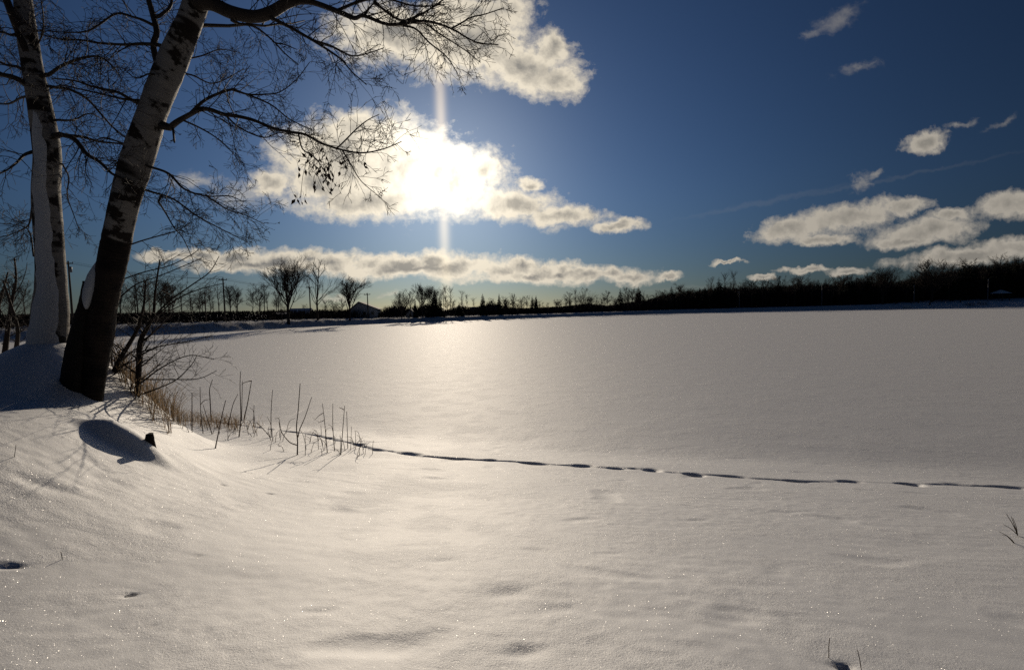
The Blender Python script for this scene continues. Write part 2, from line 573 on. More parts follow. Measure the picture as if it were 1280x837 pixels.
def px_r(wpx, Y, X=None):
    """radius that shows as wpx photo pixels wide (round things look wider away from the picture's centre)"""
    return .5 * wpx * Y / F * (1 if X is None else Y / math.hypot(X, Y))


TRUNK = []      # axis points and radii of the tree being built
BOUGH = []      # points of the boughs built so far


def to_px(P):
    q = R.transposed() @ (P - C0)
    return 640 + F * q.x / -q.z, 418.5 - F * q.y / -q.z


def branch(mb, twigs, pts, Y0, dY, w0, w1, sides=6, tw=1.0, tl=.55, depth=2, droop=.05, skip=.15, m=4):
    x0, y0 = pts[0]
    on_trunk = min(((math.hypot(px[0] - x0, px[1] - y0) - r * F / p.y, p) for p, r, px in TRUNK), default=(99, None), key=lambda t: t[0])
    base_pt = None
    if on_trunk[0] < 16:
        base_pt = on_trunk[1]; Y0 = base_pt.y + (.05 if dY > 0 else -.05)
    elif BOUGH:
        k = min(BOUGH, key=lambda t: math.hypot(t[1] - x0, t[2] - y0))
        if math.hypot(k[1] - x0, k[2] - y0) < 14: base_pt = k[0]; Y0 = k[0].y
    c = px_path(pts, Y0, dY, m)
    # small crooked wander in depth so that the limb is not planar
    n_ = len(c)
    ph = random.uniform(0, 6)
    for i, q in enumerate(c):
        q += (q - C0).normalized() * (.05 * math.sin(ph + i * .9) * min(1, i / 4))
    rr = [px_r(w0 + (w1 - w0) * (i / (n_ - 1)) ** .8, c[i].y, c[i].x) for i in range(n_)]
    if base_pt is not None and TRUNK:
        mb.tube([base_pt.copy(), base_pt.lerp(c[0], .6)] + c, [rr[0] * 1.15, rr[0] * 1.08] + rr, sides, cap=True)
    else:
        mb.tube(c, rr, sides, cap=True)
    if TRUNK: BOUGH.extend((q, *to_px(q)) for q in c)
    Ls = [0.]
    for a, b in zip(c[:-1], c[1:]): Ls.append(Ls[-1] + (b - a).length)
    T = Ls[-1]
    s = T * skip
    while s < T:
        i = max(j for j in range(n_ - 1) if Ls[j] <= s)
        t = (s - Ls[i]) / max(1e-6, Ls[i + 1] - Ls[i])
        q = c[i].lerp(c[i + 1], t); dd = (c[i + 1] - c[i]).normalized()
        a = Vector((random.gauss(0, 1), random.gauss(0, .8), random.gauss(.15, 1))); a = (a - dd * a.dot(dd)).normalized()
        nd = dd * random.uniform(.35, .9) + a * random.uniform(.5, .9)
        L = tl * random.uniform(.55, 1.7) * (1.1 - .45 * s / T)
        grow(twigs, q, nd, L, max(.0028, min(rr[i] * .45, .007)), depth, droop, .8, 5, (2, 5), rmin=.0021)
        s += random.uniform(.035, .10) / tw
    return c


def along_trunk(pts, ws, Ys, sides=22, name='trunk', mat=None, parent=None, wob=.045, m=8, extra_base=True, sub=True):
    P3 = [at(x, y, Y) for (x, y), Y in zip(pts, Ys)]
    rads = [px_r(w, Y, p.x) for w, Y, p in zip(ws, Ys, P3)]
    if extra_base:
        b = P3[0]; zb = hz(b.x, b.y) - .25
        if b.z > zb:
            dn = (P3[0] - P3[1]); k = (b.z - zb) / max(.05, -dn.z)
            P3.insert(0, Vector((b.x + dn.x * min(k, .6) * .5, b.y, zb))); rads.insert(0, rads[0] * 1.12)
    c = catmull(P3, m)
    nn = len(rads) - 1
    rr = []
    for i in range(len(c)):
        t = i / m; j = min(nn - 1, int(t)); u = t - j; u = u * u * (3 - 2 * u)
        rr.append(rads[j] * (1 - u) + rads[j + 1] * u)
    mb = MB(); mb.tube(c, rr, sides, True, 0., wob)
    o = mb.build(name, mat, parent, parent.location if parent else None, along=True)
    Ls = [0.]
    for a, b in zip(c[:-1], c[1:]): Ls.append(Ls[-1] + (b - a).length)
    return o, c, rr, Ls


def mound_cap(name, parent, c, rr, i0, i1, ang0, ang1, th, mat, flare=0.0):
    """snow plastered on one side of a trunk between path samples i0..i1; angles measured from the view direction, + to the right"""
    mb = MB(); rows = []
    na = 15
    for i in range(i0, i1 + 1):
        t = (i - i0) / max(1, i1 - i0)
        p = c[i]; tg = (c[min(i + 1, len(c) - 1)] - c[max(i - 1, 0)]).normalized()
        view = Vector((C0.x - p.x, C0.y - p.y, 0)).normalized()
        view = (view - tg * view.dot(tg)).normalized()
        right = tg.cross(view) * -1
        jl = .5 * float(perlin(np.array([i * .37]), np.array([.5]), 71)[0]); jr = .24 * float(perlin(np.array([i * .31]), np.array([7.5]), 72)[0]) + .07 * float(perlin(np.array([i * 1.3]), np.array([9.5]), 73)[0])
        a0 = ang0[0] + (ang0[1] - ang0[0]) * t + jl; a1 = ang1[0] + (ang1[1] - ang1[0]) * t + jr
        endf = min(1, (1 - t) * 7 + .05)
        row = []
        for k in range(na):
            s = k / (na - 1); a = a0 + (a1 - a0) * s
            e = (1 - abs(2 * s - 1) ** 1.7)
            r = rr[i] * .93 + (rr[i] * .10 + th * (1 + .25 * math.sin(i * .9 + k * .7)) + flare * (1 - t) ** 4) * e * endf
            q = p + (view * math.cos(a) + right * -math.sin(a)) * r
            row.append(q)
        rows.append(row)
    b0 = 0
    for row in rows:
        mb.v += row; mb.al += [0] * na
    for i in range(len(rows) - 1):
        for k in range(na - 1):
            mb.f.append((i * na + k, i * na + k + 1, (i + 1) * na + k + 1, (i + 1) * na + k))
    # close the back so that the snow is a solid layer
    for i in range(len(rows) - 1):
        mb.f.append((i * na + na - 1, i * na, (i + 1) * na, (i + 1) * na + na - 1))
    return mb.build(name, mat, parent, parent.location)


# ------------------------------------------------------------------ the two birches
# --- left birch
base1 = at(62, 438, 6.35); base1.z = hz(base1.x, base1.y)
T1 = empty('birch_tree', base1)
tag(T1, 'left birch with pale trunk plastered with snow at the lake edge', 'tree', 'birches on the bank')
tr1, c1, r1, L1 = along_trunk([(58, 445), (62, 400), (64, 350), (62, 300), (58, 240), (59, 190), (48, 124), (38, 70), (29, 0), (20, -90), (14, -220), (20, -380), (30, -560)],
                              [62, 50, 41, 39, 37, 37, 31, 28, 24, 21, 17, 12, 6], [6.35, 6.35, 6.35, 6.35, 6.36, 6.38, 6.4, 6.43, 6.5, 6.6, 6.75, 6.9, 7.1],
                              mat=M_BIRCH1, parent=T1)
mound_cap('snow_cover', T1, c1, r1, 2, 56, (-1.5, -1.25), (.72, .10), .012, M_SNOW_S, flare=.05)
lm = MB(); tw1 = MB()
TRUNK = [(p, r, to_px(p)) for p, r in zip(c1, r1)]; BOUGH = []
# second dark stem and the limbs that leave the left trunk
branch(lm, tw1, [(36, 70), (24, 40), (15, 18), (4, -12), (-10, -60)], 6.4, -.1, 15, 9, tl=.5)
for (pts, dY, w0, w1, tl) in [
    ([(62, 93), (78, 82), (102, 73), (124, 71), (140, 82), (150, 96)], -.5, 6, 1.5, .45),
    ([(76, 168), (93, 174), (109, 193), (124, 202), (140, 217), (156, 226), (172, 246)], -.7, 9, 2, .5),
    ([(75, 169), (102, 171), (124, 177), (152, 180), (178, 186)], .5, 6, 1.5, .5),
    ([(60, 108), (87, 112), (109, 124), (124, 140), (140, 158), (155, 171), (176, 182)], .6, 5, 1.5, .5),
    ([(40, 190), (30, 194), (19, 205), (6, 214), (-12, 222)], -.4, 6, 1.8, .5),
    ([(36, 108), (20, 98), (0, 93), (-30, 86)], -.4, 11, 6, .5),
    ([(40, 95), (22, 84), (4, 80), (-20, 66)], .5, 7, 3, .5),
    ([(42, 120), (27, 122), (10, 130), (-12, 128)], .4, 5, 2, .5),
    ([(44, 60), (53, 43), (54, 20), (50, -8)], -.3, 3, 1.3, .4),
    ([(30, 40), (14, 44), (0, 40), (-24, 50)], -.4, 6, 2, .5),
    ([(40, 260), (37, 278), (30, 286), (10, 294), (-14, 300)], .5, 3.5, 1.2, .4),
    ([(42, 320), (37, 290), (24, 282), (0, 279)], .6, 3, 1.0, .45),
    ([(70, 150), (92, 150), (112, 142), (130, 150)], .7, 4, 1.2, .5),
    ([(78, 205), (86, 222), (84, 244), (92, 268), (100, 290)], .5, 3, 1, .45),
]:
    branch(lm, tw1, pts, 6.4, dY, w0, w1, tl=tl)
for k in range(7):                                       # crown above the picture
    z = 5.2 + k * .75
    i = min(range(len(c1)), key=lambda j: abs(c1[j].z - (base1.z + z)))
    a = k * 2.4
    grow(tw1, c1[i], Vector((math.cos(a), math.sin(a), .45)), 2.2 - k * .13, .03, 3, .05, .8, 7, (3, 5))
lm.build('limb', M_LIMB, T1, T1.location)
tw1.build('crown', M_TWIG, T1, T1.location)

# --- right birch
base2 = at(112, 492, 5.95); base2.z = hz(base2.x, base2.y)
T2 = empty('birch_tree', base2)
tag(T2, 'leaning birch with black lower trunk, white upper bark and a long limb reaching right', 'tree', 'birches on the bank')
pts2 = [(113, 496), (118, 460), (124, 420), (129, 380), (139, 330), (147, 292), (158, 245), (177, 186), (197, 124), (221, 62), (245, 2), (262, -80), (274, -200), (280, -360)]
ws2 = [38, 37, 39, 39, 38, 38, 40, 40, 38, 35, 31, 23, 15, 7]
Ys2 = [5.95] * 6 + [5.96, 5.98, 6.0, 6.03, 6.1, 6.2, 6.35, 6.5]
# where the dark old bark ends
_P = [at(x, y, Y) for (x, y), Y in zip(pts2, Ys2)]
M_BIRCH2 = None


def along_at(pts, Ys, k):
    P3 = [at(x, y, Y) for (x, y), Y in zip(pts, Ys)]
    b = P3[0]; zb = hz(b.x, b.y) - .25
    L = b.z - zb if b.z > zb else 0
    for a, q in zip(P3[:k], P3[1:k + 1]): L += (q - a).length
    return L


M_BIRCH2 = birch_mat('birch_bark_dark_foot', along_at(pts2, Ys2, 5) - .08, 11.0)
tr2, c2, r2, L2 = along_trunk(pts2, ws2, Ys2, mat=M_BIRCH2, parent=T2, wob=.085)
# broken side stem with its cap of snow
M_DARKB = simple('old_bark', (.012, .009, .008), .8, .5, 14, .8, 40)
st, cs, rs, Lst = along_trunk([(92, 474), (97, 440), (104, 405), (110, 375), (112, 352)], [34, 31, 28, 24, 19], [5.85, 5.86, 5.88, 5.9, 5.92], name='broken_stem', mat=M_DARKB, parent=T2, sides=16, wob=.09)
mb = MB()
capc = catmull([at(108, 386, 5.80), at(110, 370, 5.82), at(115, 352, 5.85), at(121, 336, 5.88), at(128, 320, 5.93)], 5)
mb.tube(capc, [.6 * px_r(w, 5.85) for w in (4, 9, 13, 15, 17, 18, 19, 20, 20.5, 21, 21, 20.5, 20, 19, 17, 15, 13, 11, 9, 6, 2)], 14, True, 0, .16)
mb.build('snow_cap', M_SNOW_S, T2, T2.location)
tw2 = MB()
limb = MB()
TRUNK = [(p, r, to_px(p)) for p, r in zip(c2, r2)]; BOUGH = []
# the big limb over the picture's top
cA = branch(limb, tw2, [(240, 6), (262, 4), (290, 16), (319, 21), (340, 15), (359, 4), (381, -3), (404, -14), (440, -40)], 6.08, -.25, 21, 9, sides=12, tw=.25, m=5)
limb.build('limb', M_LIMB, T2, T2.location)
mb = MB()
top = [q + Vector((0, 0, px_r(9.5 - 6 * i / len(cA), q.y, q.x) * 1.0)) for i, q in enumerate(cA)]
mb.tube(top[7:34], [.85 * px_r(w, 6) for w in [2] + [9] * 22 + [7, 5, 4, 1]], 8, True, 0, .12)
mb.build('limb_snow', M_SNOW_S, T2, T2.location)
limb = MB()
YA = 5.95
for (pts, Y0, dY, w0, w1, tl, tw) in [
    ([(372, 2), (390, 3), (421, 14), (443, 23), (455, 20), (486, 31), (517, 28), (536, 27), (564, 36), (595, 53), (623, 56)], YA, -.8, 8, 1.2, .42, 1.0),
    ([(486, 31), (517, 35), (536, 53), (558, 71), (572, 92)], YA - .35, -.4, 3, 1, .35, .9),
    ([(564, 36), (575, 30), (589, 22), (606, 18), (630, 10)], YA - .6, -.3, 2.6, 1, .35, 1),
    ([(455, 20), (462, 10), (468, 3), (480, -12)], YA - .25, .3, 3, 1.2, .4, 1),
    ([(420, 14), (450, 2), (480, -2), (520, 8), (556, 6)], YA - .2, .5, 4, 1.2, .45, 1),
    ([(500, 29), (530, 16), (560, -4)], YA - .4, .4, 3, 1.2, .4, 1),
    ([(474, 8), (499, 25), (524, 26), (552, 44), (580, 62), (600, 78)], YA, .4, 3.2, 1, .38, 1),
    ([(338, 22), (362, 34), (390, 50), (412, 64), (427, 75), (440, 90), (458, 106)], YA, -.6, 5, 1.2, .4, .9),
    ([(390, 50), (415, 58), (440, 70), (462, 66), (480, 60)], YA - .3, .4, 3, 1, .4, .9),
    ([(290, 26), (300, 30), (319, 34), (340, 50), (356, 67), (373, 81)], YA, .5, 4.5, 1.2, .35, .5),
    ([(344, 54), (356, 56), (371, 62)], YA + .25, .2, 2.2, 1, .2, .5),
    ([(212, 160), (222, 152), (236, 144), (250, 137), (262, 137), (280, 143), (300, 146), (319, 151), (340, 160), (362, 165), (381, 168), (402, 179), (430, 188), (455, 191), (480, 186), (502, 177)], YA, -.9, 9, 1, .42, .9),
    ([(420, 186), (427, 180), (446, 161), (460, 150), (474, 143)], YA - .75, -.3, 2.4, .9, .35, .8),
    ([(373, 167), (378, 186), (390, 194), (398, 202), (404, 212)], YA - .6, -.1, 2.2, 1.1, .22, .8),
    ([(428, 188), (440, 208), (452, 227), (477, 248)], YA - .7, -.2, 2.2, .9, .32, .8),
    ([(236, 144), (258, 124), (289, 112), (300, 115), (337, 130), (362, 149), (393, 164)], YA - .1, .6, 5, 1, .42, 1),
    ([(289, 112), (310, 118), (331, 118), (350, 115), (371, 99), (387, 78)], YA + .1, .6, 3, .9, .4, .9),
    ([(280, 142), (300, 160), (330, 172), (350, 166), (378, 172)], YA - .3, .5, 3, .9, .4, 1),
    ([(228, 150), (250, 160), (270, 172), (290, 190), (300, 205)], YA, .6, 3.4, .9, .4, .9),
    ([(216, 158), (217, 168), (218, 178)], YA - .1, -.1, 4, 2.5, .1, .4),
    ([(186, 208), (211, 217), (230, 236), (258, 245), (286, 245), (304, 252)], YA, -.5, 4.6, 1, .42, 1),
    ([(176, 236), (190, 240), (217, 249), (248, 271), (280, 288), (310, 303)], YA, .5, 4.2, .9, .45, 1.1),
    ([(198, 252), (207, 266), (218, 285), (229, 298), (242, 326)], YA + .2, .4, 3, .9, .4, 1.1),
    ([(258, 245), (285, 262), (305, 268), (330, 280)], YA - .2, .5, 2.6, .9, .4, 1.1),
    ([(214, 90), (240, 94), (262, 104), (280, 100), (305, 86)], YA, .8, 3.2, .9, .45, 1),
    ([(222, 76), (252, 70), (275, 62), (300, 66)], YA + .1, .9, 2.8, .9, .4, .9),
    ([(165, 305), (180, 300), (205, 293), (222, 288), (240, 278)], YA + .1, .3, 2.6, .9, .3, .4),
    ([(206, 110), (192, 31 + 30), (196, 40), (190, 15), (183, -10), (176, -40)], YA + .05, .5, 10, 6, .4, .8),
    ([(194, 33), (180, 26), (168, 22), (146, 17), (124, 31), (106, 40), (71, 40), (40, 37)], YA + .15, -.5, 5, 1.3, .45, 1),
    ([(196, 56), (176, 55), (155, 56), (124, 54), (99, 50), (78, 50), (53, 43)], YA + .1, .6, 5.5, 1.5, .45, 1),
    ([(180, 133), (161, 123), (146, 115), (118, 109), (93, 101), (65, 98)], YA, .7, 6.5, 2, .45, .9),
    ([(178, 126), (155, 124), (137, 120), (102, 112), (75, 107), (56, 115)], YA, -.6, 4.5, 1.5, .42, 1),
    ([(150, 178), (130, 172), (112, 178), (98, 170)], YA, .5, 3, 1, .4, 1),
    ([(204, 100), (188, 92), (170, 98), (150, 84), (130, 92)], YA, -.5, 3, 1, .4, 1),
    ([(200, 20), (214, 6), (212, -20)], YA, .3, 5, 3, .3, 1),
]:
    branch(limb, tw2, pts, Y0, dY, w0, w1, tl=tl, tw=tw)
limb.build('bough', M_LIMB, T2, T2.location)
for k in range(7):
    z = 4.6 + k * .7
    i = min(range(len(c2)), key=lambda j: abs(c2[j].z - (base2.z + z)))
    a = k * 2.4 + 1
    grow(tw2, c2[i], Vector((math.cos(a), math.sin(a), .5)), 2.0 - k * .12, .03, 3, .05, .8, 7, (3, 5))
# dead leaves still hanging
for k in range(95):
    x, y = (random.gauss(404, 9), random.gauss(214, 14)) if k < 66 else random.choice([(random.gauss(414, 7), random.gauss(236, 4)), (random.gauss(432, 6), random.gauss(203, 4)), (random.gauss(380, 7), random.gauss(200, 9)), (random.gauss(452, 3), random.gauss(204, 4)), (random.gauss(376, 5), random.gauss(246, 4))])
    p = at(x, y, YA - .65 + random.uniform(-.12, .12))
    a = Vector((random.gauss(0, 1), random.gauss(0, 1), -1.6)).normalized(); b_ = a.cross(Vector((random.gauss(0, 1), random.gauss(0, 1), .2))).normalized()
    s = random.uniform(.02, .038)
    nrm = a.cross(b_) * s * .35
    lv = MB()
    lv.poly([p, p + a * s + b_ * s * .5 + nrm, p + a * s * 2.2]); lv.poly([p, p + a * s * 2.2, p + a * s - b_ * s * .5 + nrm])
    lv.build('leaf', M_LEAF, T2, T2.location, smooth=False)
    tw2.tube([p, p - a * .05 + Vector((0, 0, .03))], [.0015, .0015], 3, False)
for (q0, q1) in [((392, 192), (404, 236)), ((398, 200), (414, 240)), ((402, 208), (392, 228)), ((388, 188), (376, 246)), ((434, 192), (432, 206)), ((450, 192), (453, 206))]:
    tw2.tube(catmull([at(*q0, YA - .65), at((q0[0] + q1[0]) / 2 - 3, (q0[1] + q1[1]) / 2, YA - .66), at(*q1, YA - .66)], 4), [.003] * 9, 3, False)
tw2.build('crown', M_TWIG, T2, T2.location)

TRUNK = []; BOUGH = []
# ------------------------------------------------------------------ leafless shrubs on the bank


def rooted(x, y, Y):
    """first points of a stem: from the snow up to the given photo point"""
    p = at(x, y, Y); z = hz(p.x, p.y)
    return Vector((p.x, p.y, min(z - .05, p.z)))


def shrub_thing(label, stems, boughs, Y, group='bare shrubs beside the birches'):
    b = at(*stems[0][0][0], Y); b.z = hz(b.x, b.y)
    T = empty('bare_shrub', b); tag(T, label, 'shrub', group)
    tw = MB()
    for (pts, w0, w1, dY) in stems:
        mb = MB()
        c = px_path(pts, Y, dY, 4); c = [rooted(*pts[0], Y)] + c
        n_ = len(c); rr = [px_r(w0 + (w1 - w0) * i / (n_ - 1), Y) for i in range(n_)]
        mb.tube(c, rr, 8, True, 0, .06)
        mb.build('stem', M_SHRUB, T, T.location)
        for k in range(int(4 * len(pts))):
            i = random.randint(4, n_ - 2)
            a = random.uniform(0, 6.28)
            grow(tw, c[i], Vector((math.cos(a) * .9 + .25, math.sin(a) * .7, .75)), random.uniform(.25, .6), max(.004, rr[i] * .35), 1, .0, .7, 5, (1, 4), wander=.2)
    for (pts, Y0, dY, w0, w1) in boughs:
        branch(tw, tw, pts, Y0, dY, w0, w1, sides=5, tw=.55, tl=.34, depth=1, droop=-.03, skip=.2)
    tw.build('crown', M_SHRUB, T, T.location)
    return T


YS = 6.7
shrub_thing('bare shrub with two dark stems right of the leaning birch, twigs reaching over the lake',
            [([(160, 511), (171, 493), (173.4, 460), (175.3, 427), (185, 408), (192, 391), (194, 364), (200, 324)], 9, 1.5, .2),
             ([(137, 502), (142, 468), (148, 452), (163, 427), (172, 410), (180, 380), (182, 350)], 8, 1.5, -.2),
             ([(133, 500), (140, 466), (139, 427), (146, 390)], 3, 1.2, .2)],
            [([(174, 480), (204, 458), (237, 444), (267, 449)], YS, -.5, 3, .9),
             ([(175, 444), (199, 433), (234, 427), (265, 419)], YS, .5, 3, .9),
             ([(177, 474), (212, 474), (248, 473), (271, 463)], YS, .3, 2.6, .9),
             ([(173, 494), (198, 485), (221, 474), (240, 455), (246, 444)], YS, -.3, 3, .9),
             ([(142, 380), (152, 370), (171, 355), (199, 345), (240, 328), (252, 323)], YS, .4, 3.2, .9),
             ([(145, 352), (180, 340), (212, 332), (240, 318), (250, 310)], YS, .4, 2.4, .9),
             ([(188, 400), (212, 376), (240, 356), (262, 340), (274, 320)], YS + .1, .5, 3.4, .9),
             ([(187, 402), (221, 374), (251, 361), (280, 354)], YS + .1, .4, 3, .9),
             ([(180, 412), (200, 392), (222, 384), (240, 372)], YS, -.4, 2.4, .9),
             ([(175, 430), (196, 412), (210, 396), (232, 388)], YS, .6, 2.6, .9),
             ([(148, 452), (166, 440), (190, 436), (212, 420)], YS, .4, 2.2, .9),
             ([(143, 468), (160, 452), (176, 440), (200, 436)], YS - .1, -.4, 2.2, .9)], YS)
shrub_thing('thicket-like bare shrub behind the left birch at the picture edge',
            [([(6, 440), (10, 410), (14, 380), (20, 350), (18, 322)], 6, 1.5, .3), ([(20, 438), (22, 410), (12, 376), (4, 350)], 5, 1.5, -.3), ([(-10, 440), (-6, 400), (2, 370), (10, 340)], 5, 1.5, .4),
             ([(-24, 440), (-20, 400), (-14, 370), (-22, 330)], 5, 1.5, .4)],
            [([(14, 396), (22, 384), (30, 370), (36, 350)], 12.5, .3, 2, .8), ([(10, 410), (20, 404), (28, 396), (38, 392)], 12.5, .3, 2, .8), ([(8, 400), (0, 386), (-8, 372), (-10, 350)], 12.5, .3, 2, .8),
             ([(12, 420), (24, 414), (36, 410), (40, 400)], 12.5, .3, 2, .8), ([(16, 370), (26, 356), (32, 340), (34, 328)], 12.5, .3, 2, .8), ([(2, 430), (14, 424), (24, 428), (34, 420)], 12.5, .3, 2, .8)], 12.5)

# ------------------------------------------------------------------ dry weeds
WEED_N = 0


def weed(paths, label, group=None, w=1.9, dz=0.03, sprigs=0, cat='weed', name='dry_weed_stalk', mat=None):
    base = ground_at(*paths[0][0])
    T = None
    mb = MB()
    for j, pts in enumerate(paths):
        Y = base.y
        P3 = [at(x, y, Y + random.uniform(-.03, .03) * (i > 0)) for i, (x, y) in enumerate(pts)]
        if j == 0: P3 = [Vector((base.x, base.y, base.z - .08))] + P3
        if len(P3) == 2: P3.insert(1, P3[0].lerp(P3[1], .5) + Vector((.008, 0, 0)))
        c = catmull(P3, 4); n_ = len(c)
        w0 = .72 * (w if j == 0 else w * .75)
        mb.tube(c, [max(.0018, px_r(w0 * (1 - .55 * i / (n_ - 1)), Y)) for i in range(n_)], 5, True)
        for k in range(sprigs):
            q = c[random.randint(n_ // 3, n_ - 1)]
            grow(mb, q, Vector((random.uniform(-1, 1), random.uniform(-.6, .6), .6)), random.uniform(.05, .14), .0025, 0, .3, .6, 4, rmin=.0018)
    o = mb.build(name, mat or M_WEED, None, base)
    tag(o, label, cat, group or 'dry weed stalks at the shore')
    return o


weed([[(371.6, 568), (371.8, 550), (370.6, 533), (372.7, 512), (375.1, 479)], [(372.5, 546), (374.4, 537), (381.6, 520), (389.5, 496)], [(371, 556), (361.5, 552), (351.5, 539), (348.6, 527)]],
     'forked dark stalk, tallest of the right weeds, casting two long shadow lines', w=2.8)
weed([[(409, 565), (407.4, 545), (405.3, 523), (403, 504)], [(404, 516), (399, 519), (394, 524)], [(405, 525), (398, 528)]], 'weed stalk with a drooping seed head, just right of the forked stalk', sprigs=2)
weed([[(418, 562), (416, 533), (416, 504)]], 'straight thin stalk between the drooping seed head and the paired stalks', sprigs=1)
weed([[(426, 567), (428, 542), (430.7, 507)], [(430, 512), (424, 509)]], 'left and taller of two close paired stalks near the track', w=2.2)
weed([[(434.7, 560), (433.3, 514)]], 'right and shorter of two close paired stalks near the track', w=2.0)
weed([[(438.3, 562), (439.3, 533)]], 'short upright stalk beside the paired stalks near the track', w=1.6)
weed([[(381.6, 569), (381.6, 542)]], 'short thin stalk standing at the foot of the forked stalk', w=1.5)
weed([[(269.4, 559), (273, 541), (277.5, 519), (282, 500)]], 'single slanting stalk standing forward of the grass with one long shadow', w=2.5)
weed([[(253.8, 541), (251, 516), (250, 483)], [(251, 505), (256, 500), (262, 499)]], 'upright stalk with a side twig at the right end of the tan grass', sprigs=1)
weed([[(265, 542), (261, 530), (254, 506)]], 'stalk bent to the left at the right end of the tan grass')
weed([[(264, 526), (262.5, 498), (262, 486), (265.6, 474)]], 'crooked stalk kinked near its tip, behind the bent one', w=2.2)
weed([[(298.8, 546), (301, 520), (300, 485), (300.6, 464)]], 'tallest straight stalk in the middle cluster of weeds', w=2.2)
weed([[(305, 524), (310, 501), (314.4, 475)], [(314, 476), (308, 477), (302, 480)]], 'stalk leaning right with a folded-over top in the middle cluster', w=2.4)
weed([[(285, 534), (291, 506), (297.5, 492)]], 'stalk leaning right at the left side of the middle cluster', sprigs=2)
weed([[(302, 526), (303, 476)]], 'thin stalk close behind the tallest middle stalk', sprigs=1)
weed([[(339, 547), (338.8, 516), (340.6, 487)]], 'lone straight stalk between the middle cluster and the forked stalk', sprigs=1)
weed([[(338, 547), (330, 537), (320, 527)]], 'low stalk fallen over to the left at the foot of the lone stalk')
weed([[(317, 533), (317.5, 506)]], 'short thin stalk at the right side of the middle cluster')
weed([[(240, 537), (240, 514), (240, 491)]], 'dark upright stalk amid the right half of the tan grass', w=2.4, sprigs=3)
GRP = 'low broken weed sprigs at the shore'
for k in range(62):
    t = random.random()
    if k >= 34: x, y = random.choice([(random.uniform(225, 330), random.uniform(532, 548)), (random.uniform(330, 440), random.uniform(545, 566))])
    elif k < 12: x, y = random.uniform(442, 466), random.uniform(556, 574)
    elif k < 20: x, y = random.uniform(392, 432), random.uniform(556, 570)
    elif k < 28: x, y = random.uniform(276, 320), random.uniform(536, 550)
    else: x, y = random.uniform(335, 362), random.uniform(540, 552)
    h = random.uniform(7, 24) + (random.random() < .3) * 16; lx = random.uniform(-12, 12)
    weed([[(x, y), (x + lx * .35, y - h * .6), (x + lx, y - h * random.uniform(.6, 1.0))]], 'thin low broken weed sprig poking from the snow at the shore', GRP, w=1.2, sprigs=random.choice([0, 1, 3]), name='weed_sprig')
# bits in the near snow
weed([[(1036, 820), (1036, 808), (1037, 797)]], 'short straight twig stub upright in the near snow, left of the curved one', 'twigs in the near snow', 1.9, name='twig_stub', cat='twig')
weed([[(1077, 842), (1075, 826), (1072, 812)]], 'slightly curved twig stub in the near snow at the bottom edge', 'twigs in the near snow', 1.7, name='twig_stub', cat='twig')
weed([[(18, 573), (20, 556)]], 'small twig stub in the snow below the mound at the left edge', 'twigs in the near snow', 1.5, name='twig_stub', cat='twig')
weed([[(78, 699), (76, 689)]], 'tiny thin twig stub in the open snow at lower left', 'twigs in the near snow', 1.0, name='twig_stub', cat='twig')
weed([[(1272, 669), (1266, 655), (1258, 642)], [(1272, 668), (1268, 656), (1264, 645)], [(1271, 667), (1263, 660), (1254, 655)], [(1272, 669), (1270, 657), (1266, 647)]],
     'small reddish tuft of dry grass in the snow at the right edge', 'tufts at the right edge', 1.9, name='grass_tuft', cat='grass tuft', mat=M_GRASS)
weed([[(1268, 679), (1260, 670), (1249, 664)], [(1267, 678), (1258, 669), (1252, 668)]], 'low bent grass blade just left of the reddish tuft', 'tufts at the right edge', 1.6, name='grass_tuft', cat='grass tuft', mat=M_GRASS)

# tan grass behind the drift
gm = MB()
for k in range(1500):
    x = 150 + 150 * random.random() ** 1.25
    if k % 10 == 0: x = random.uniform(230, 330)
    y = float(np.interp(x, [150, 185, 230, 280, 330], [500, 519, 533, 538, 543])) - random.uniform(0, 12)
    p = ground_at(x, y)
    if x < 215: p = at(x, y, random.uniform(6.5, 8.0)); p.z = hz(p.x, p.y)
    h = random.uniform(.15, .55) * (1.2 if x < 225 else .75)
    a = random.uniform(0, 6.28); l = random.uniform(.1, .7)
    dx, dy = math.cos(a) * l * h, math.sin(a) * l * h
    P3 = [p - Vector((0, 0, .05)), p + Vector((dx * .25, dy * .25, h * .5)), p + Vector((dx, dy, h * random.uniform(.75, .95)))]
    if random.random() < .35: P3.append(P3[-1] + Vector((dx * .5, dy * .5, -h * random.uniform(.05, .3))))
    r = random.uniform(.0016, .0028)
    fa = random.uniform(0, 6.28); sd2 = Vector((math.cos(fa), math.sin(fa), 0)) * r * 1.5
    b0 = len(gm.v)
    for q, f_ in zip(P3, (1, .9, .6, .3)):                  # a flat blade
        gm.v += [q - sd2 * f_, q + sd2 * f_]; gm.al += [0, 0]
    for i in range(len(P3) - 1): gm.f.append((b0 + 2 * i, b0 + 2 * i + 1, b0 + 2 * i + 3, b0 + 2 * i + 2))
tag(gm.build('dry_grass', M_GRASS), 'tan dry grass along the shore', 'grass', kind='stuff')

# ------------------------------------------------------------------ log end in the snow
lb = ground_at(187, 552)
mb = MB()
cl = [lb + Vector(v) for v in ((-.05, .08, -.14), (-.025, .04, -.06), (-.005, .015, .0), (.006, .0, .055), (.012, -.006, .082), (.013, -.006, .086))]
mb.tube(cl, [.045, .044, .038, .038, .032, .014], 11, True, 0, .3)
lo = mb.build('log', M_STUMP, None, lb); tag(lo, 'dark broken log end sticking up out of a rounded snow hump', 'log')

# ------------------------------------------------------------------ far trees


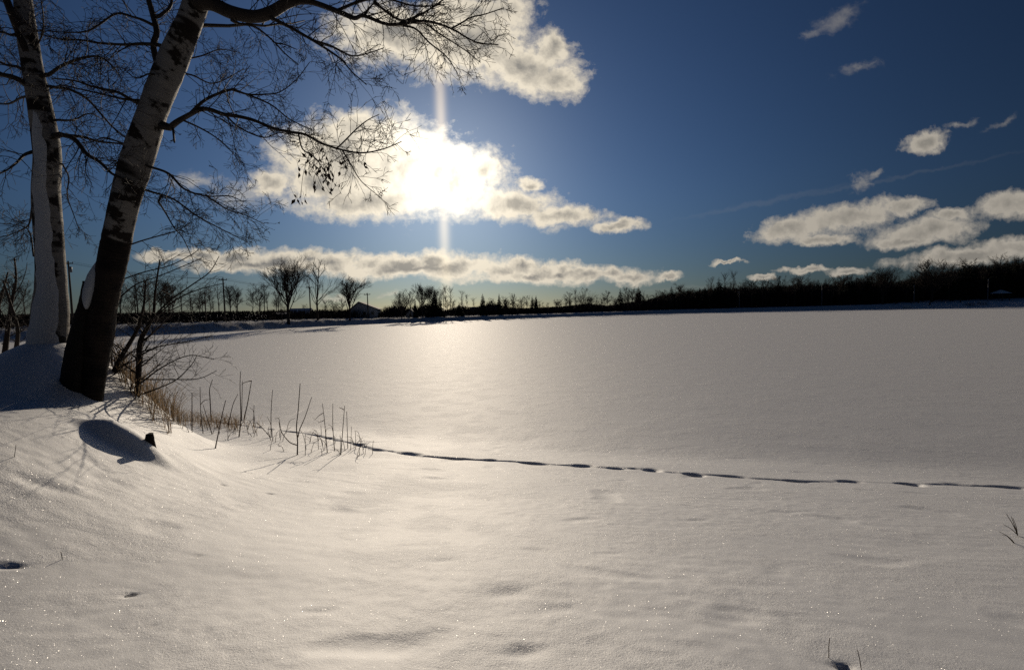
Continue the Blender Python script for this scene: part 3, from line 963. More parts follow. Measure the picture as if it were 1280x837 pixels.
def rec_tree(mb, p, d, L, r, lev, up, spread, rmin, kids, nseg=4, wander=.16, cr=.7):
    pts = [p.copy()]; rr = [r]; d = d.normalized()
    for i in range(nseg):
        d = d + Vector((random.gauss(0, wander), random.gauss(0, wander), random.gauss(0, wander) + up * .25)); d.normalize()
        pts.append(pts[-1] + d * L / nseg); rr.append(max(rmin, r * (1 - (.55 if lev > 0 else .7) * (i + 1) / nseg)))
    mb.tube(pts, rr, 4 if lev > 1 else 3, False)
    if lev <= 0: return
    for k in range(kids[lev] if lev < len(kids) else kids[-1]):
        t = random.uniform(.25, 1.0) * nseg; i = min(nseg - 1, int(t)); q = pts[i].lerp(pts[i + 1], t - i)
        dd = (pts[i + 1] - pts[i]).normalized()
        a = Vector((random.gauss(0, 1), random.gauss(0, 1), random.gauss(0, .6))); a = (a - dd * a.dot(dd)).normalized()
        rec_tree(mb, q, dd + a * spread * random.uniform(.6, 1.2), L * random.uniform(.42, .68) * (1.15 - .4 * t / nseg), max(rmin, rr[i] * random.uniform(.42, .6)), lev - 1, up, spread, rmin, kids, nseg, wander, cr)


def bare_tree(kind, H=15.):
    """returns (trunk MB, crown MB), height H"""
    tr, cr = MB(), MB()
    if kind == 'vase':       # stem that splits low into many ascending limbs, dense rounded crown
        hb = H * .30
        pts = [Vector((0, 0, -.4)), Vector((.02 * H * .1, 0, hb * .5)), Vector((random.uniform(-.1, .1), random.uniform(-.1, .1), hb)), Vector((random.uniform(-.3, .3), random.uniform(-.3, .3), H * .62))]
        c = catmull(pts, 4); tr.tube(c, [H * .024 * (1 - .68 * i / (len(c) - 1)) for i in range(len(c))], 8, True, 0, .05)
        for k in range(17):
            q = c[random.randint(4, len(c) - 1)]; a = k * 2.399 + random.uniform(-.4, .4)
            sl = random.uniform(.25, .75)
            rec_tree(cr, q, Vector((math.cos(a) * sl, math.sin(a) * sl, 1)), (H - q.z) * random.uniform(.55, .82), H * .0085, 3, .30, .55, .012, (0, 5, 6, 6))
    elif kind == 'open':     # tall main stem, scattered limbs, thin crown
        pts = [Vector((0, 0, -.4)), Vector((.1, 0, H * .3)), Vector((-.35, .1, H * .62)), Vector((-.9, .2, H * .95))]
        c = catmull(pts, 5); tr.tube(c, [H * .018 * (1 - .85 * i / (len(c) - 1)) for i in range(len(c))], 8, True, 0, .05)
        for k in range(15):
            q = c[random.randint(4, len(c) - 2)]; a = k * 2.399
            rec_tree(cr, q, Vector((math.cos(a) * .7, math.sin(a) * .7, .9)), (H - q.z) * .55 + 1.0, H * .0055, 2, .35, .5, .012, (0, 5, 6))
    elif kind == 'thin':     # poplar-like narrow tree
        c = catmull([Vector((0, 0, -.4)), Vector((.1, 0, H * .4)), Vector((-.05, .1, H * .75)), Vector((.1, 0, H))], 4)
        tr.tube(c, [H * .012 * (1 - .88 * i / (len(c) - 1)) for i in range(len(c))], 6, True)
        for k in range(24):
            q = c[random.randint(4, len(c) - 1)]; a = k * 2.399
            rec_tree(cr, q, Vector((math.cos(a) * .45, math.sin(a) * .45, 1)), H * random.uniform(.12, .26), H * .0035, 1, .3, .5, .014, (0, 6))
    else:                    # 'bushy': woodland tree, dense twiggy oval top
        c = catmull([Vector((0, 0, -.4)), Vector((.15, 0, H * .35)), Vector((-.1, .1, H * .6)), Vector((.1, 0, H * .9))], 4)
        tr.tube(c, [H * .014 * (1 - .8 * i / (len(c) - 1)) for i in range(len(c))], 6, True)
        for k in range(20):
            q = c[random.randint(5, len(c) - 1)]; a = k * 2.399
            rec_tree(cr, q, Vector((math.cos(a) * .6, math.sin(a) * .6, .9)), H * random.uniform(.16, .30), H * .005, 2, .3, .6, .018, (0, 6, 5))
    return tr, cr


def fit(tr, cr, H):
    zm = max(p.z for p in cr.v + tr.v); s = H / zm
    for m_ in (tr, cr):
        m_.v = [Vector((p.x * s, p.y * s, p.z * s)) for p in m_.v]


def spruce_mesh(H=12., wide=.2, ragged=.25):
    tr, cr = MB(), MB()
    tr.tube([Vector((0, 0, -.4)), Vector((0, 0, H * .5)), Vector((0, 0, H))], [H * .014, H * .009, .01], 6, True)
    z = H * random.uniform(.05, .12)
    while z < H * .985:
        t = z / H; Lr = H * wide * (1 - t) ** .85 + .12
        nb = random.randint(7, 10); a0 = random.uniform(0, 6)
        for k in range(nb):
            a = a0 + k * 6.283 / nb + random.uniform(-.2, .2); L = Lr * random.uniform(1 - ragged * 1.6, 1 + ragged)
            dv = Vector((math.cos(a), math.sin(a), random.uniform(-.35, .05))).normalized(); sd = Vector((-math.sin(a), math.cos(a), 0))
            p = Vector((0, 0, z))
            for j in range(3):
                s0 = L * (.12 + .3 * j); s1 = min(L, s0 + L * .5)
                w = L * .22 * random.uniform(.6, 1.2)
                m0 = p + dv * s0; m1 = p + dv * s1 + Vector((0, 0, -.08 * L * j))
                mid = (m0 + m1) * .5 + Vector((0, 0, -.10 * L))
                cr.poly([m0, mid + sd * w, m1]); cr.poly([m0, m1, mid - sd * w])
                cr.poly([m0 + Vector((0, 0, .06 * L)), m1, mid + Vector((0, 0, -.14 * L))])
        z += H * random.uniform(.022, .034)
    return tr, cr


TREE_PROTO = {}
random.seed(21)


def proto(key, n_, fn, H):
    for i in range(n_):
        tr, cr = fn()
        if key != 'spruce' and key != 'pine': fit(tr, cr, H)
        mt = tr.build(key + '_trunk', M_FARBARK, mesh_only=True)
        mc = cr.build(key + '_crown', M_SPRUCE if key in ('spruce', 'pine') else M_FARBARK, mesh_only=True, smooth=key not in ('spruce', 'pine'))
        TREE_PROTO.setdefault(key, []).append((mt, mc, H))


proto('vase', 3, lambda: bare_tree('vase'), 15.)
proto('open', 2, lambda: bare_tree('open'), 15.)
proto('thin', 4, lambda: bare_tree('thin'), 12.)
proto('bushy', 6, lambda: bare_tree('bushy'), 14.)
proto('spruce', 3, lambda: spruce_mesh(12., .2), 12.)
proto('pine', 3, lambda: spruce_mesh(15., .17, .45), 15.)


def far_tree(kind, x, off, ytop, label, group, i=None, wide=1.0, cat='tree', rot=None):
    p = far_pt(x, off)
    # height: from the ground up to photo row ytop at that distance
    top = at(x, ytop, p.y); hgt = max(1.0, top.z - p.z)
    mt, mc, H = TREE_PROTO[kind][random.randrange(len(TREE_PROTO[kind])) if i is None else i]
    T = empty('spruce_tree' if kind == 'spruce' else 'pine_tree' if kind == 'pine' else 'bare_tree', p)
    s = hgt / H
    T.scale = (s * wide, s * wide, s); T.rotation_euler = (random.uniform(-.025, .025), random.uniform(-.025, .025), random.uniform(0, 6.28) if rot is None else rot)
    tag(T, label, cat, group)
    link('trunk', mt, parent=T); link('crown', mc, parent=T)
    return T


G1 = 'lone bare trees on the left far bank'
far_tree('vase', 360, 2.5, 317, 'tallest bare tree of the left far bank, dense rounded crown against the cloud band', G1, 0, 1.08)
far_tree('open', 397, 4.5, 321, 'slender bare tree with open crown, second of the three lone trees on the far bank', G1, 0, .95)
far_tree('vase', 437, 2.5, 343, 'bare tree with a broad low crown in front of the grey gabled house', G1, 1, 1.15)
far_tree('thin', 352, 3, 366, 'short dark bare tree close left of the tallest lone tree', G1, 1, 1.3)
G2 = 'clump of trees left of centre on the far shore'
far_tree('vase', 502, 4, 360, 'leftmost tree of the clump below the sun, with two dark stems', G2, 2, .95)
far_tree('vase', 528, 6, 352, 'largest bare tree of the clump below the sun', G2, 1, 1.0)
far_tree('vase', 540, 8, 354, 'second tallest bare tree, in the right half of the clump below the sun', G2, 0, .9)
far_tree('bushy', 513, 8, 360, 'narrow bare tree in the middle of the clump below the sun', G2, 2, 1.2)
far_tree('spruce', 519.5, 5, 372, 'small narrow spruce standing in front of the clump below the sun', G2, 0, .8)
far_tree('spruce', 544, 5, 364, 'taller dark spruce at the right end of the clump below the sun', G2, 1, 1.1)
far_tree('spruce', 550, 6, 370, 'shorter spruce closing the right end of the clump below the sun', G2, 2, 1.2)
far_tree('spruce', 537, 6, 374, 'squat spruce low in the clump below the sun', G2, 0, 1.7)
G3 = 'thin bare trees on the far shore below the low cloud'
for x, yt, lab in [(555, 358, 'first thin bare tree right of the clump below the sun'), (557.5, 354, 'tallest of the thin bare trees right of the clump'), (563, 356, 'thin bare tree with a forked top right of the clump'),
                   (578, 362, 'pair-like thin bare tree over the round dark bush'), (584, 365, 'thin bare tree right of the round dark bush'), (592, 370, 'short thin bare tree left of the pointed spruce')]:
    far_tree('thin', x, 10, yt, lab, G3, None, 1.3)
far_tree('spruce', 574, 7, 379, 'round dark evergreen bush, widest low one of the far shore', G3, 1, 2.4)
far_tree('spruce', 604, 8, 366, 'pointed spruce before the long low roof on the far shore', G3, 2, 1.1)
far_tree('spruce', 624.5, 8, 366, 'narrow spruce with a spire top right of the long low roof', G3, 0, .85)
far_tree('spruce', 670, 9, 368, 'dark spire-topped spruce standing out of the wood near the centre', G3, 1, .8)
far_tree('bushy', 614, 12, 371, 'bushy bare tree between the two spruces behind the low roof', G3, 0, 1.3)
G4 = 'thin bare trees behind the left hedge'
for k in range(36):
    x = 150 + k * 5.5 + random.gauss(0, 9)
    yt = float(np.interp(x, [150, 200, 230, 290, 330, 345], [350, 346, 358, 352, 360, 364])) + random.choice([random.uniform(-9, 4), random.uniform(-2, 18)])
    far_tree(random.choice(['thin', 'thin', 'bushy']), x, random.uniform(20, 32), yt, 'thin bare tree rising behind the flat-topped hedge on the left', G4, None, 1.5)
for k in range(7):
    far_tree('bushy', -60 + k * 15 + random.uniform(-4, 4), random.uniform(14, 24), random.uniform(334, 352), 'dark bare tree behind the left birch at the picture edge', 'bare trees at the left picture edge', None, 1.3)
G7 = 'low trees on the left shore beyond the hedge'
for k in range(27):
    x = random.choice([random.uniform(345, 432), random.uniform(450, 500)])
    if k >= 11: x = random.uniform(480, 650)
    far_tree('bushy', x, random.uniform(28, 45), random.uniform(372, 386), 'low bare bushy tree in the row behind the lone trees', G7, None, 1.6)

SKX = [560, 620, 640, 660, 700, 735, 760, 790, 800, 820, 850, 880, 900, 940, 1000, 1040, 1080, 1120, 1150, 1180, 1200, 1240, 1280, 1400]
SKY_ = [381, 375, 371, 372, 370, 364, 370, 362, 364, 360, 356, 352, 349, 349, 347, 346, 341, 344, 338, 332, 327, 322, 319, 312]


def skyline(x):
    return float(np.interp(x, SKX, SKY_))


GW = 'trees of the far dark wood'
LW = {'bushy': 'bare twiggy tree among the dense dark wood of the far shore', 'thin': 'slim bare tree among the dense dark wood of the far shore', 'pine': 'dark ragged evergreen among the dense wood of the far right shore',
      'spruce': 'dark pointed spruce among the dense wood of the far shore'}
nw = 0
x = 628.
while x < 1335:
    for row, (o0, o1) in enumerate(((7, 12), (15, 22))):
        xx_ = x + random.uniform(-3, 3)
        pe = .75 if xx_ > 1190 else .35 if xx_ > 1080 else .15
        kd = 'pine' if random.random() < pe else random.choice(['bushy', 'bushy', 'thin', 'spruce' if random.random() < .25 else 'bushy'])
        off = random.uniform(o0, o1) + (float(np.interp(xx_, [1080, 1130, 1280], [0, 6, 20])))
        b_ = far_pt(xx_, off); yb = 385
        yt = skyline(xx_) + random.gauss(1.5, 4.2) + (2.5 if row == 0 else -.5)
        far_tree(kd, xx_, off, yt, LW[kd], GW, None, random.uniform(1.2, 1.7) if kd != 'pine' else random.uniform(1.0, 1.4))
        nw += 1
    x += 6.6
G5 = 'trees standing above the far wood'
for (kd, x, off, yt, i, wd, lab) in [
    ('vase', 1164, 14, 317, 2, 1.25, 'big bare tree with the widest crown over the right of the far wood'),
    ('vase', 1103, 7, 330, 0, 1.0, 'bare tree with dark trunk at the shore and spreading top, left of the widest crown'),
    ('thin', 906, 14, 337, 0, 1.2, 'left one of two thin bare trees above the middle of the far wood'),
    ('thin', 916, 14, 335, 2, 1.2, 'right, taller one of two thin bare trees above the middle of the far wood'),
    ('open', 732, 12, 359, 1, 1.1, 'bare tree rising above the low part of the wood near the centre'),
    ('bushy', 784, 12, 357, 1, 1.2, 'left of two bare trees just before the wood grows taller'),
    ('bushy', 791, 14, 358, 3, 1.0, 'right of two bare trees just before the wood grows taller'),
    ('thin', 804, 12, 361, 1, 1.2, 'slim bare tree at the step where the wood grows taller'),
    ('bushy', 642, 12, 365, 4, 1.3, 'bare twiggy tree at the left end of the far wood')]:
    far_tree(kd, x, off, yt, lab, G5, i, wd)


# brushwood that fills the wood: uncountable
def brush_mesh(name, N, xr, offr, hfun, w=(.05, .14), lean=.35, seed=1, base_jit=.0):
    rs = np.random.RandomState(seed)
    X = rs.uniform(*xr, N); off = rs.uniform(0, 1, N)
    V = np.zeros((N, 3, 3))
    for k in range(N):
        x_ = X[k]
        o0, o1 = offr(x_) if callable(offr) else offr
        of = o0 + (o1 - o0) * off[k]
        p = far_pt(x_, of)
        h = hfun(x_, p, rs) ; z0 = rs.uniform(0, 1) ** 1.3 * h * .8
        L = min(h - z0, rs.uniform(.25, .6) * h + .3)
        a = rs.uniform(0, 6.283); ww = rs.uniform(*w)
        dx, dy = rs.normal(0, lean, 2) * L
        V[k, 0] = (p.x - math.cos(a) * ww, p.y - math.sin(a) * ww, p.z + z0 - .1)
        V[k, 1] = (p.x + math.cos(a) * ww, p.y + math.sin(a) * ww, p.z + z0 - .1)
        V[k, 2] = (p.x + dx, p.y + dy, p.z + z0 + L)
    return np_mesh(name, V.reshape(-1, 3), np.arange(N * 3).reshape(-1, 3), 3, M_BRUSH, False)


def wood_h(x_, p, rs):
    top = at(x_, skyline(x_) + 6, p.y).z - p.z
    dens = float(np.interp(x_, [560, 640, 800, 830, 1300], [.42, .50, .58, .9, .95]))
    return max(.8, top * dens * rs.uniform(.75, 1.05))


me = brush_mesh('far_wood', 60000, (600, 1340), lambda x_: (12 + float(np.interp(x_, [1080, 1130, 1280], [0, 8, 24])), 36 + float(np.interp(x_, [1080, 1130, 1280], [0, 6, 20]))), wood_h, (.08, .26), .22, 3)
tag(link('far_wood', me), 'dark mass of undergrowth and stems filling the far wood', 'wood', kind='stuff')
me = brush_mesh('shore_brush', 5200, (-60, 640), (1.5, 6), lambda x_, p, rs: rs.uniform(.2, .9) if rs.rand() < .85 else rs.uniform(.9, 1.8), (.012, .035), .5, 5)
tag(link('shore_brush', me), 'thin brush and sticks on the snowy far bank', 'brush', kind='stuff')
me = brush_mesh('low_thicket', 20000, (335, 640), (15, 40), lambda x_, p, rs: rs.uniform(1.2, 2.7) * (1.0 if x_ < 470 else 1.25 + .5 * math.sin(x_ * .11) * math.sin(x_ * .047 + 1)), (.05, .15), .3, 6)
tag(link('low_thicket', me), 'dark low thicket behind the left shore', 'thicket', kind='stuff')

# the flat-topped hedge on the left
hb = MB()


def hedge():
    rs = random.Random(4)
    for k in range(15000):
        x_ = rs.uniform(-40, 344); of = rs.uniform(12, 15)
        p = far_pt(x_, of); h = 2.35
        z0 = rs.uniform(0, h * .82); a = rs.uniform(0, 6.28); w_ = rs.uniform(.06, .16); L = rs.uniform(.25, .55)
        L = min(L, h - z0 + rs.uniform(0, .12))
        q = p + Vector((0, 0, z0)); s = Vector((math.cos(a) * w_, math.sin(a) * w_, 0))
        hb.poly([q - s, q + s, q + Vector((rs.gauss(0, .12), rs.gauss(0, .12), L))])


hedge()
p0 = far_pt(150, 13)
ho = hb.build('hedge', M_BRUSH, None, p0, smooth=False); tag(ho, 'long dark flat-topped hedge behind the left far bank', 'hedge')


# ------------------------------------------------------------------ poles and wires
POLES = []


def utility_pole(x, off, ytop, label, transformer=False, rz=.5):
    p = far_pt(x, off); top = at(x, ytop, p.y); h = top.z - p.z
    T = empty('utility_pole', p); tag(T, label, 'utility pole', 'utility poles on the left far bank')
    mb = MB(); mb.tube([Vector((0, 0, -.3)), Vector((.02, 0, h * .5)), Vector((0, 0, h))], [.17, .145, .11], 10, True); mb.build('post', M_POLE, T)
    ux = Vector((math.cos(rz), -math.sin(rz), 0))
    ca = Vector((0, 0, h - .45))
    mb = MB(); mb.box(tuple(ca + Vector((-.12 * math.sin(rz), -.12 * math.cos(rz), 0))), 2.3, .11, .14, -rz); mb.build('crossarm', M_POLE, T, smooth=False)
    ends = []
    for s in (-1.0, -.35, 1.0):
        q = ca + ux * s
        mb = MB(); mb.tube([q + Vector((0, 0, .06)), q + Vector((0, 0, .22)), q + Vector((0, 0, .27))], [.045, .06, .03], 8, True); mb.build('insulator', M_METAL, T)
        ends.append(p + q + Vector((0, 0, .27)))
    if transformer:
        mb = MB(); q = Vector((.36, -.1, h - 1.9)); mb.tube([q, q + Vector((0, 0, .12)), q + Vector((0, 0, .85)), q + Vector((0, 0, .95))], [.2, .24, .24, .12], 12, True); mb.build('transformer', M_METAL, T)
    POLES.append((x, ends, p, h))
    return T


utility_pole(90, 8, 326, 'utility pole with a transformer, seen between the two birch trunks', True, .25)
utility_pole(281, 7.5, 347, 'tall utility pole with crossarm standing alone above the hedge', False, .35)
utility_pole(388, 16, 357, 'utility pole between the two tallest lone bare trees', False, .5)
utility_pole(460, 12, 366, 'utility pole with crossarm in front of the grey gabled house', False, .5)
for (a, b), where in zip(zip(POLES[:-1], POLES[1:]), ('from the transformer pole to the pole over the hedge', 'from the pole over the hedge to the pole by the lone trees', 'from the pole by the lone trees to the gabled house pole')):
    for (e0, e1), wh in zip(zip(a[1], b[1]), ('left', 'middle', 'right')):
        mb = MB(); pts = []
        for k in range(15):
            t = k / 14; q = e0.lerp(e1, t); q.z -= 4 * .7 * t * (1 - t); pts.append(q)
        mb.tube(pts, [.014] * 15, 4, True)
        tag(mb.build('power_line', M_WIRE, None, e0), f'{wh} wire {where}', 'wire', 'wires of the pole line')
for (x, off, yt, lab) in [(257, 6, 365, 'short bare pole without crossarm left of the tall utility pole')]:
    p = far_pt(x, off); h = at(x, yt, p.y).z - p.z
    mb = MB(); mb.tube([Vector((0, 0, -.3)), Vector((0, 0, h * .5)), Vector((.05, 0, h))], [.1, .09, .08], 8, True)
    o = mb.build('pole', M_POLE); o.location = p; tag(o, lab, 'pole')
for (x, off, yt, lab) in [(924, 4, 365, 'park light pole before the middle of the far wood'), (1027, 4, 354, 'park light pole before the wood left of the snowy slope'),
                          (1142, 8, 357, 'park light pole with a bright lamp head behind the snow-capped boulder'), (1234, 14, 349, 'faint tall light pole near the picnic tables')]:
    p = far_pt(x, off); h = at(x, yt, p.y).z - p.z
    T = empty('light_pole', p); tag(T, lab, 'light pole', 'park light poles on the far shore')
    mb = MB(); mb.tube([Vector((0, 0, -.3)), Vector((0, 0, h))], [.13, .08], 8, True); mb.build('post', M_METAL, T)
    mb = MB(); mb.tube([Vector((0, 0, h - .05)), Vector((-.3, -.3, h + .05)), Vector((-.6, -.6, h))], [.05, .05, .05], 6, True); mb.build('arm', M_METAL, T)
    mb = MB(); mb.box((-.75, -.75, h - .02), .6, .3, .16, .78); mb.build('lamp_head', M_WHITE, T, smooth=False)


# ------------------------------------------------------------------ houses
def house(x0, x1, off, ywall, yridge, ridge_x, label, name, wall, roof, depth=9., windows=3, gable=True, door=False, snow_roof=False):
    xm = (x0 + x1) / 2
    p = far_pt(xm, off); D = p.y
    w = (x1 - x0) / F * D
    eave = at(xm, ywall, D).z - p.z; ridge = at(xm, yridge, D).z - p.z
    rx = (ridge_x - xm) / F * D
    T = empty(name, p); T.rotation_euler = (0, 0, -math.atan2(p.x, p.y) * .6)
    tag(T, label, 'house', 'buildings on the left far shore')
    mb = MB(); hw = w / 2; dp = depth
    z0 = -.3
    if gable:
        prof = [(-hw, z0), (hw, z0), (hw, eave), (rx, ridge - .12), (-hw, eave)]
        f = [Vector((a, 0, b)) for a, b in prof]; bk = [Vector((a, dp, b)) for a, b in prof]
    else:
        prof = [(0, z0), (dp, z0), (dp, eave), (dp / 2, ridge - .12), (0, eave)]
        f = [Vector((-hw, a, b)) for a, b in reversed(prof)]; bk = [Vector((hw, a, b)) for a, b in reversed(prof)]
    mb.poly(f); mb.poly(list(reversed(bk)))
    for i in range(5):
        j = (i + 1) % 5
        mb.poly([f[j], f[i], bk[i], bk[j]])
    mb.build('wall', wall, T, smooth=False)
    mb = MB(); ov = .45; th = .2
    if gable:
        for (xa, za) in ((-hw - ov, eave - ov * (ridge - eave) / max(.1, hw + rx)), (hw + ov, eave - ov * (ridge - eave) / max(.1, hw - rx))):
            q = [Vector((rx, -ov, ridge)), Vector((xa, -ov, za)), Vector((xa, dp + ov, za)), Vector((rx, dp + ov, ridge))]
            u = Vector((0, 0, th)); up = [v + u for v in q]
            mb.poly(q); mb.poly(list(reversed(up)))
            for i in range(4): mb.poly([q[(i + 1) % 4], q[i], up[i], up[(i + 1) % 4]])
    else:
        for (ya, za) in ((-ov, eave - ov * (ridge - eave) / (dp / 2)), (dp + ov, eave - ov * (ridge - eave) / (dp / 2))):
            q = [Vector((-hw - ov, dp / 2, ridge)), Vector((-hw - ov, ya, za)), Vector((hw + ov, ya, za)), Vector((hw + ov, dp / 2, ridge))]
            u = Vector((0, 0, th)); up = [v + u for v in q]
            mb.poly(q); mb.poly(list(reversed(up)))
            for i in range(4): mb.poly([q[(i + 1) % 4], q[i], up[i], up[(i + 1) % 4]])
    mb.build('roof', roof, T, smooth=False)
    for k in range(windows):
        cx = -hw + w * (k + .5 + (.12 if k == 1 else 0)) / windows
        mb = MB(); mb.box((cx, -.03, eave * .52), 1.0, .08, 1.05); wf = mb.build('window', M_WHITE, T, smooth=False)
        mb = MB(); mb.box((cx, -.06, eave * .52), .82, .06, .87); mb.build('pane', M_GLASS, wf, smooth=False)
    if door:
        mb = MB(); mb.box((hw * .55, -.03, .95), .95, .08, 2.0); mb.build('door', M_ROOF, T, smooth=False)
    return T


house(438, 471, 16, 386.5, 377.5, 449, 'grey gabled house beside the utility pole on the left far shore', 'house', M_WALL, M_ROOF, 11, 3, True)
house(342, 356, 18, 393, 391.5, 349, 'low pale shed left of the tallest lone bare tree', 'shed', M_WHITE, M_FARSNOW, 4, 2, False)
house(362, 384, 22, 392, 386, 373, 'low dark house with a snowy roof behind the tallest lone bare tree', 'house', M_ROOF, M_FARSNOW, 8, 2, False, True)
house(508, 518, 12, 392, 386.5, 513, 'small grey hut among the stems of the clump below the sun', 'hut', M_WALL, M_ROOF, 5, 1, True)
house(588, 622, 20, 390, 384, 605, 'long low building with grey roof between the two spruces', 'house', M_WALL, M_ROOF, 9, 4, False)

# ------------------------------------------------------------------ park things at the right
def gp(x, off):
    p = far_pt(x, off); return p


p = gp(1250, 17)
T = empty('pavilion', p); tag(T, 'small open park pavilion with a snow-covered roof at the far right', 'pavilion')
w = 1.3
for sx in (-1, 1):
    for sy in (-1, 1):
        mb = MB(); mb.box((sx * w, sy * 1.8, 1.1), .18, .18, 2.8); mb.build('post', M_POLE, T, smooth=False)
mb = MB(); mb.poly([(-w - .5, -2.3, 2.5), (w + .5, -2.3, 2.5), (w * .3, 0, 3.7), (-w * .3, 0, 3.7)]); mb.poly([(w + .5, 2.3, 2.5), (-w - .5, 2.3, 2.5), (-w * .3, 0, 3.7), (w * .3, 0, 3.7)])
mb.poly([(w + .5, -2.3, 2.5), (w + .5, 2.3, 2.5), (w * .3, 0, 3.7)]); mb.poly([(-w - .5, 2.3, 2.5), (-w - .5, -2.3, 2.5), (-w * .3, 0, 3.7)]); mb.poly([(-w - .5, 2.3, 2.5), (w + .5, 2.3, 2.5), (w + .5, -2.3, 2.5), (-w - .5, -2.3, 2.5)])
mb.build('roof', M_FARSNOW, T, smooth=False)
for (x, off, lab) in [(1212, 5, 'dark picnic table, left of the two on the snowy slope'), (1227, 6, 'dark picnic table, right of the two on the snowy slope')]:
    p = gp(x, off); T = empty('picnic_table', p); T.rotation_euler = (0, 0, random.uniform(-.3, .3)); tag(T, lab, 'picnic table', 'picnic tables on the far shore')
    mb = MB(); mb.box((0, 0, .76), 2.4, .8, .08); mb.build('tabletop', M_POLE, T, smooth=False)
    for s in (-1, 1):
        mb = MB(); mb.box((0, s * .75, .45), 2.4, .28, .06); mb.build('bench', M_POLE, T, smooth=False)
        mb = MB(); mb.box((s * .8, 0, .40), .1, 1.7, .08)
        mb.tube([Vector((s * .88, -.7, -.1)), Vector((s * .88, -.25, .72))], [.05, .05], 6, True); mb.tube([Vector((s * .88, .7, -.1)), Vector((s * .88, .25, .72))], [.05, .05], 6, True)
        mb.build('leg_frame', M_POLE, T, smooth=False)
    mb = MB(); mb.box((0, 0, .84), 2.36, .76, .075); mb.build('snow_layer', M_FARSNOW, T, smooth=False)
# boulder
p = gp(1133, 2.2)
mb = MB()
for i in range(7):
    th = math.pi * i / 6
    for k in range(12):
        a = 6.283 * k / 12; r = math.sin(th) * (1 + .15 * math.sin(3 * a + i)); mb.v.append(Vector((math.cos(a) * r * 1.5, math.sin(a) * r * .9, .35 - math.cos(th) * .75))); mb.al.append(0)
for i in range(6):
    for k in range(12):
        mb.f.append((i * 12 + k, i * 12 + (k + 1) % 12, (i + 1) * 12 + (k + 1) % 12, (i + 1) * 12 + k))
o = mb.build('boulder', M_FARSNOW); o.location = p; tag(o, 'snow-capped boulder at the water edge below the light pole', 'boulder')
for x, off, lab in [(1119, 9, 'leftmost short dark post on the right far bank'), (1138.5, 10, 'short dark post beside the light pole with the bright lamp head'), (1148, 10, 'short dark post right of the boulder'), (1200, 11, 'short dark post left of the picnic tables'), (1162, 5, 'stubby post at the foot of the widest crowned tree')]:
    p = gp(x, off); mb = MB(); mb.tube([Vector((0, 0, -.3)), Vector((0, 0, 1.0)), Vector((0, 0, 1.05))], [.22, .2, .12], 8, True)
    o = mb.build('post', M_POLE); o.location = p; tag(o, lab, 'post', 'short posts on the right far bank')

# ------------------------------------------------------------------ sun
sd = bpy.data.lights.new('sun', 'SUN'); sd.energy = 5.0; sd.angle = rad(.5); sd.color = (1.0, .855, .67)
so = bpy.data.objects.new('sun', sd); COL.objects.link(so)
so.rotation_euler = (SUN).to_track_quat('Z', 'Y').to_euler()
so.location = (0, 0, 30)

# ------------------------------------------------------------------ world: sky with clouds at infinity
wd = bpy.data.worlds.new('World'); sc.world = wd; wd.use_nodes = True
nt = wd.node_tree; nt.nodes.clear(); b = NB(nt)
SKY_STRENGTH = 0.05
EV = 1.44                                    # the picture is exposed for the bright sky
tc = b.n('ShaderNodeTexCoord'); dirv = b.vmath('NORMALIZE', tc.outputs['Generated']).outputs[0]
sky = b.n('ShaderNodeTexSky', sky_type='NISHITA'); sky.sun_disc = False
sky.sun_elevation = SUN_EL; sky.sun_rotation = SUN_AZ
sky.altitude = 100; sky.air_density = 1.0; sky.dust_density = .4; sky.ozone_density = 2.5
sep = b.n('ShaderNodeSeparateXYZ'); b.put(sep.inputs[0], dirv)
fy = b.math('MAXIMUM', sep.outputs[1], .02)
u = b.math('DIVIDE', sep.outputs[0], fy); v = b.math('DIVIDE', sep.outputs[2], fy)
uv = b.n('ShaderNodeCombineXYZ'); b.put(uv.inputs[0], u); b.put(uv.inputs[1], v); uv = uv.outputs[0]
# ragged outlines: shift the lookup by noise
d1 = b.noise(uv, 9., 5, .6); d2 = b.noise(uv, 38., 4, .6)
off1 = b.vmath('MULTIPLY', b.vmath('SUBTRACT', d1.outputs['Color'], (.5, .5, .5)).outputs[0], (.085, .05, 0)).outputs[0]
off2 = b.vmath('MULTIPLY', b.vmath('SUBTRACT', d2.outputs['Color'], (.5, .5, .5)).outputs[0], (.030, .022, 0)).outputs[0]
uvd = b.vmath('ADD', b.vmath('ADD', uv, off1).outputs[0], off2).outputs[0]


def cloud_field(lst, vec):
    cur = None
    for e in lst:
        x, y, rx, ry = e[:4]; rot = e[4] if len(e) > 4 else 0
        d = ray(x, y); c = (d.x, d.z)
        mp = b.n('ShaderNodeMapping', vector_type='TEXTURE'); b.put(mp.inputs['Vector'], vec)
        mp.inputs['Location'].default_value = (c[0], c[1], 0)
        mp.inputs['Rotation'].default_value = (0, 0, rad(-rot + 1.25))
        mp.inputs['Scale'].default_value = (rx / F, ry / F, 1)
        L = b.vmath('LENGTH', mp.outputs[0]).outputs['Value']
        if cur is None: cur = L
        else: cur = b.math('SMOOTH_MIN', cur, L, .22)
    return b.math('SUBTRACT', 1.0, cur)


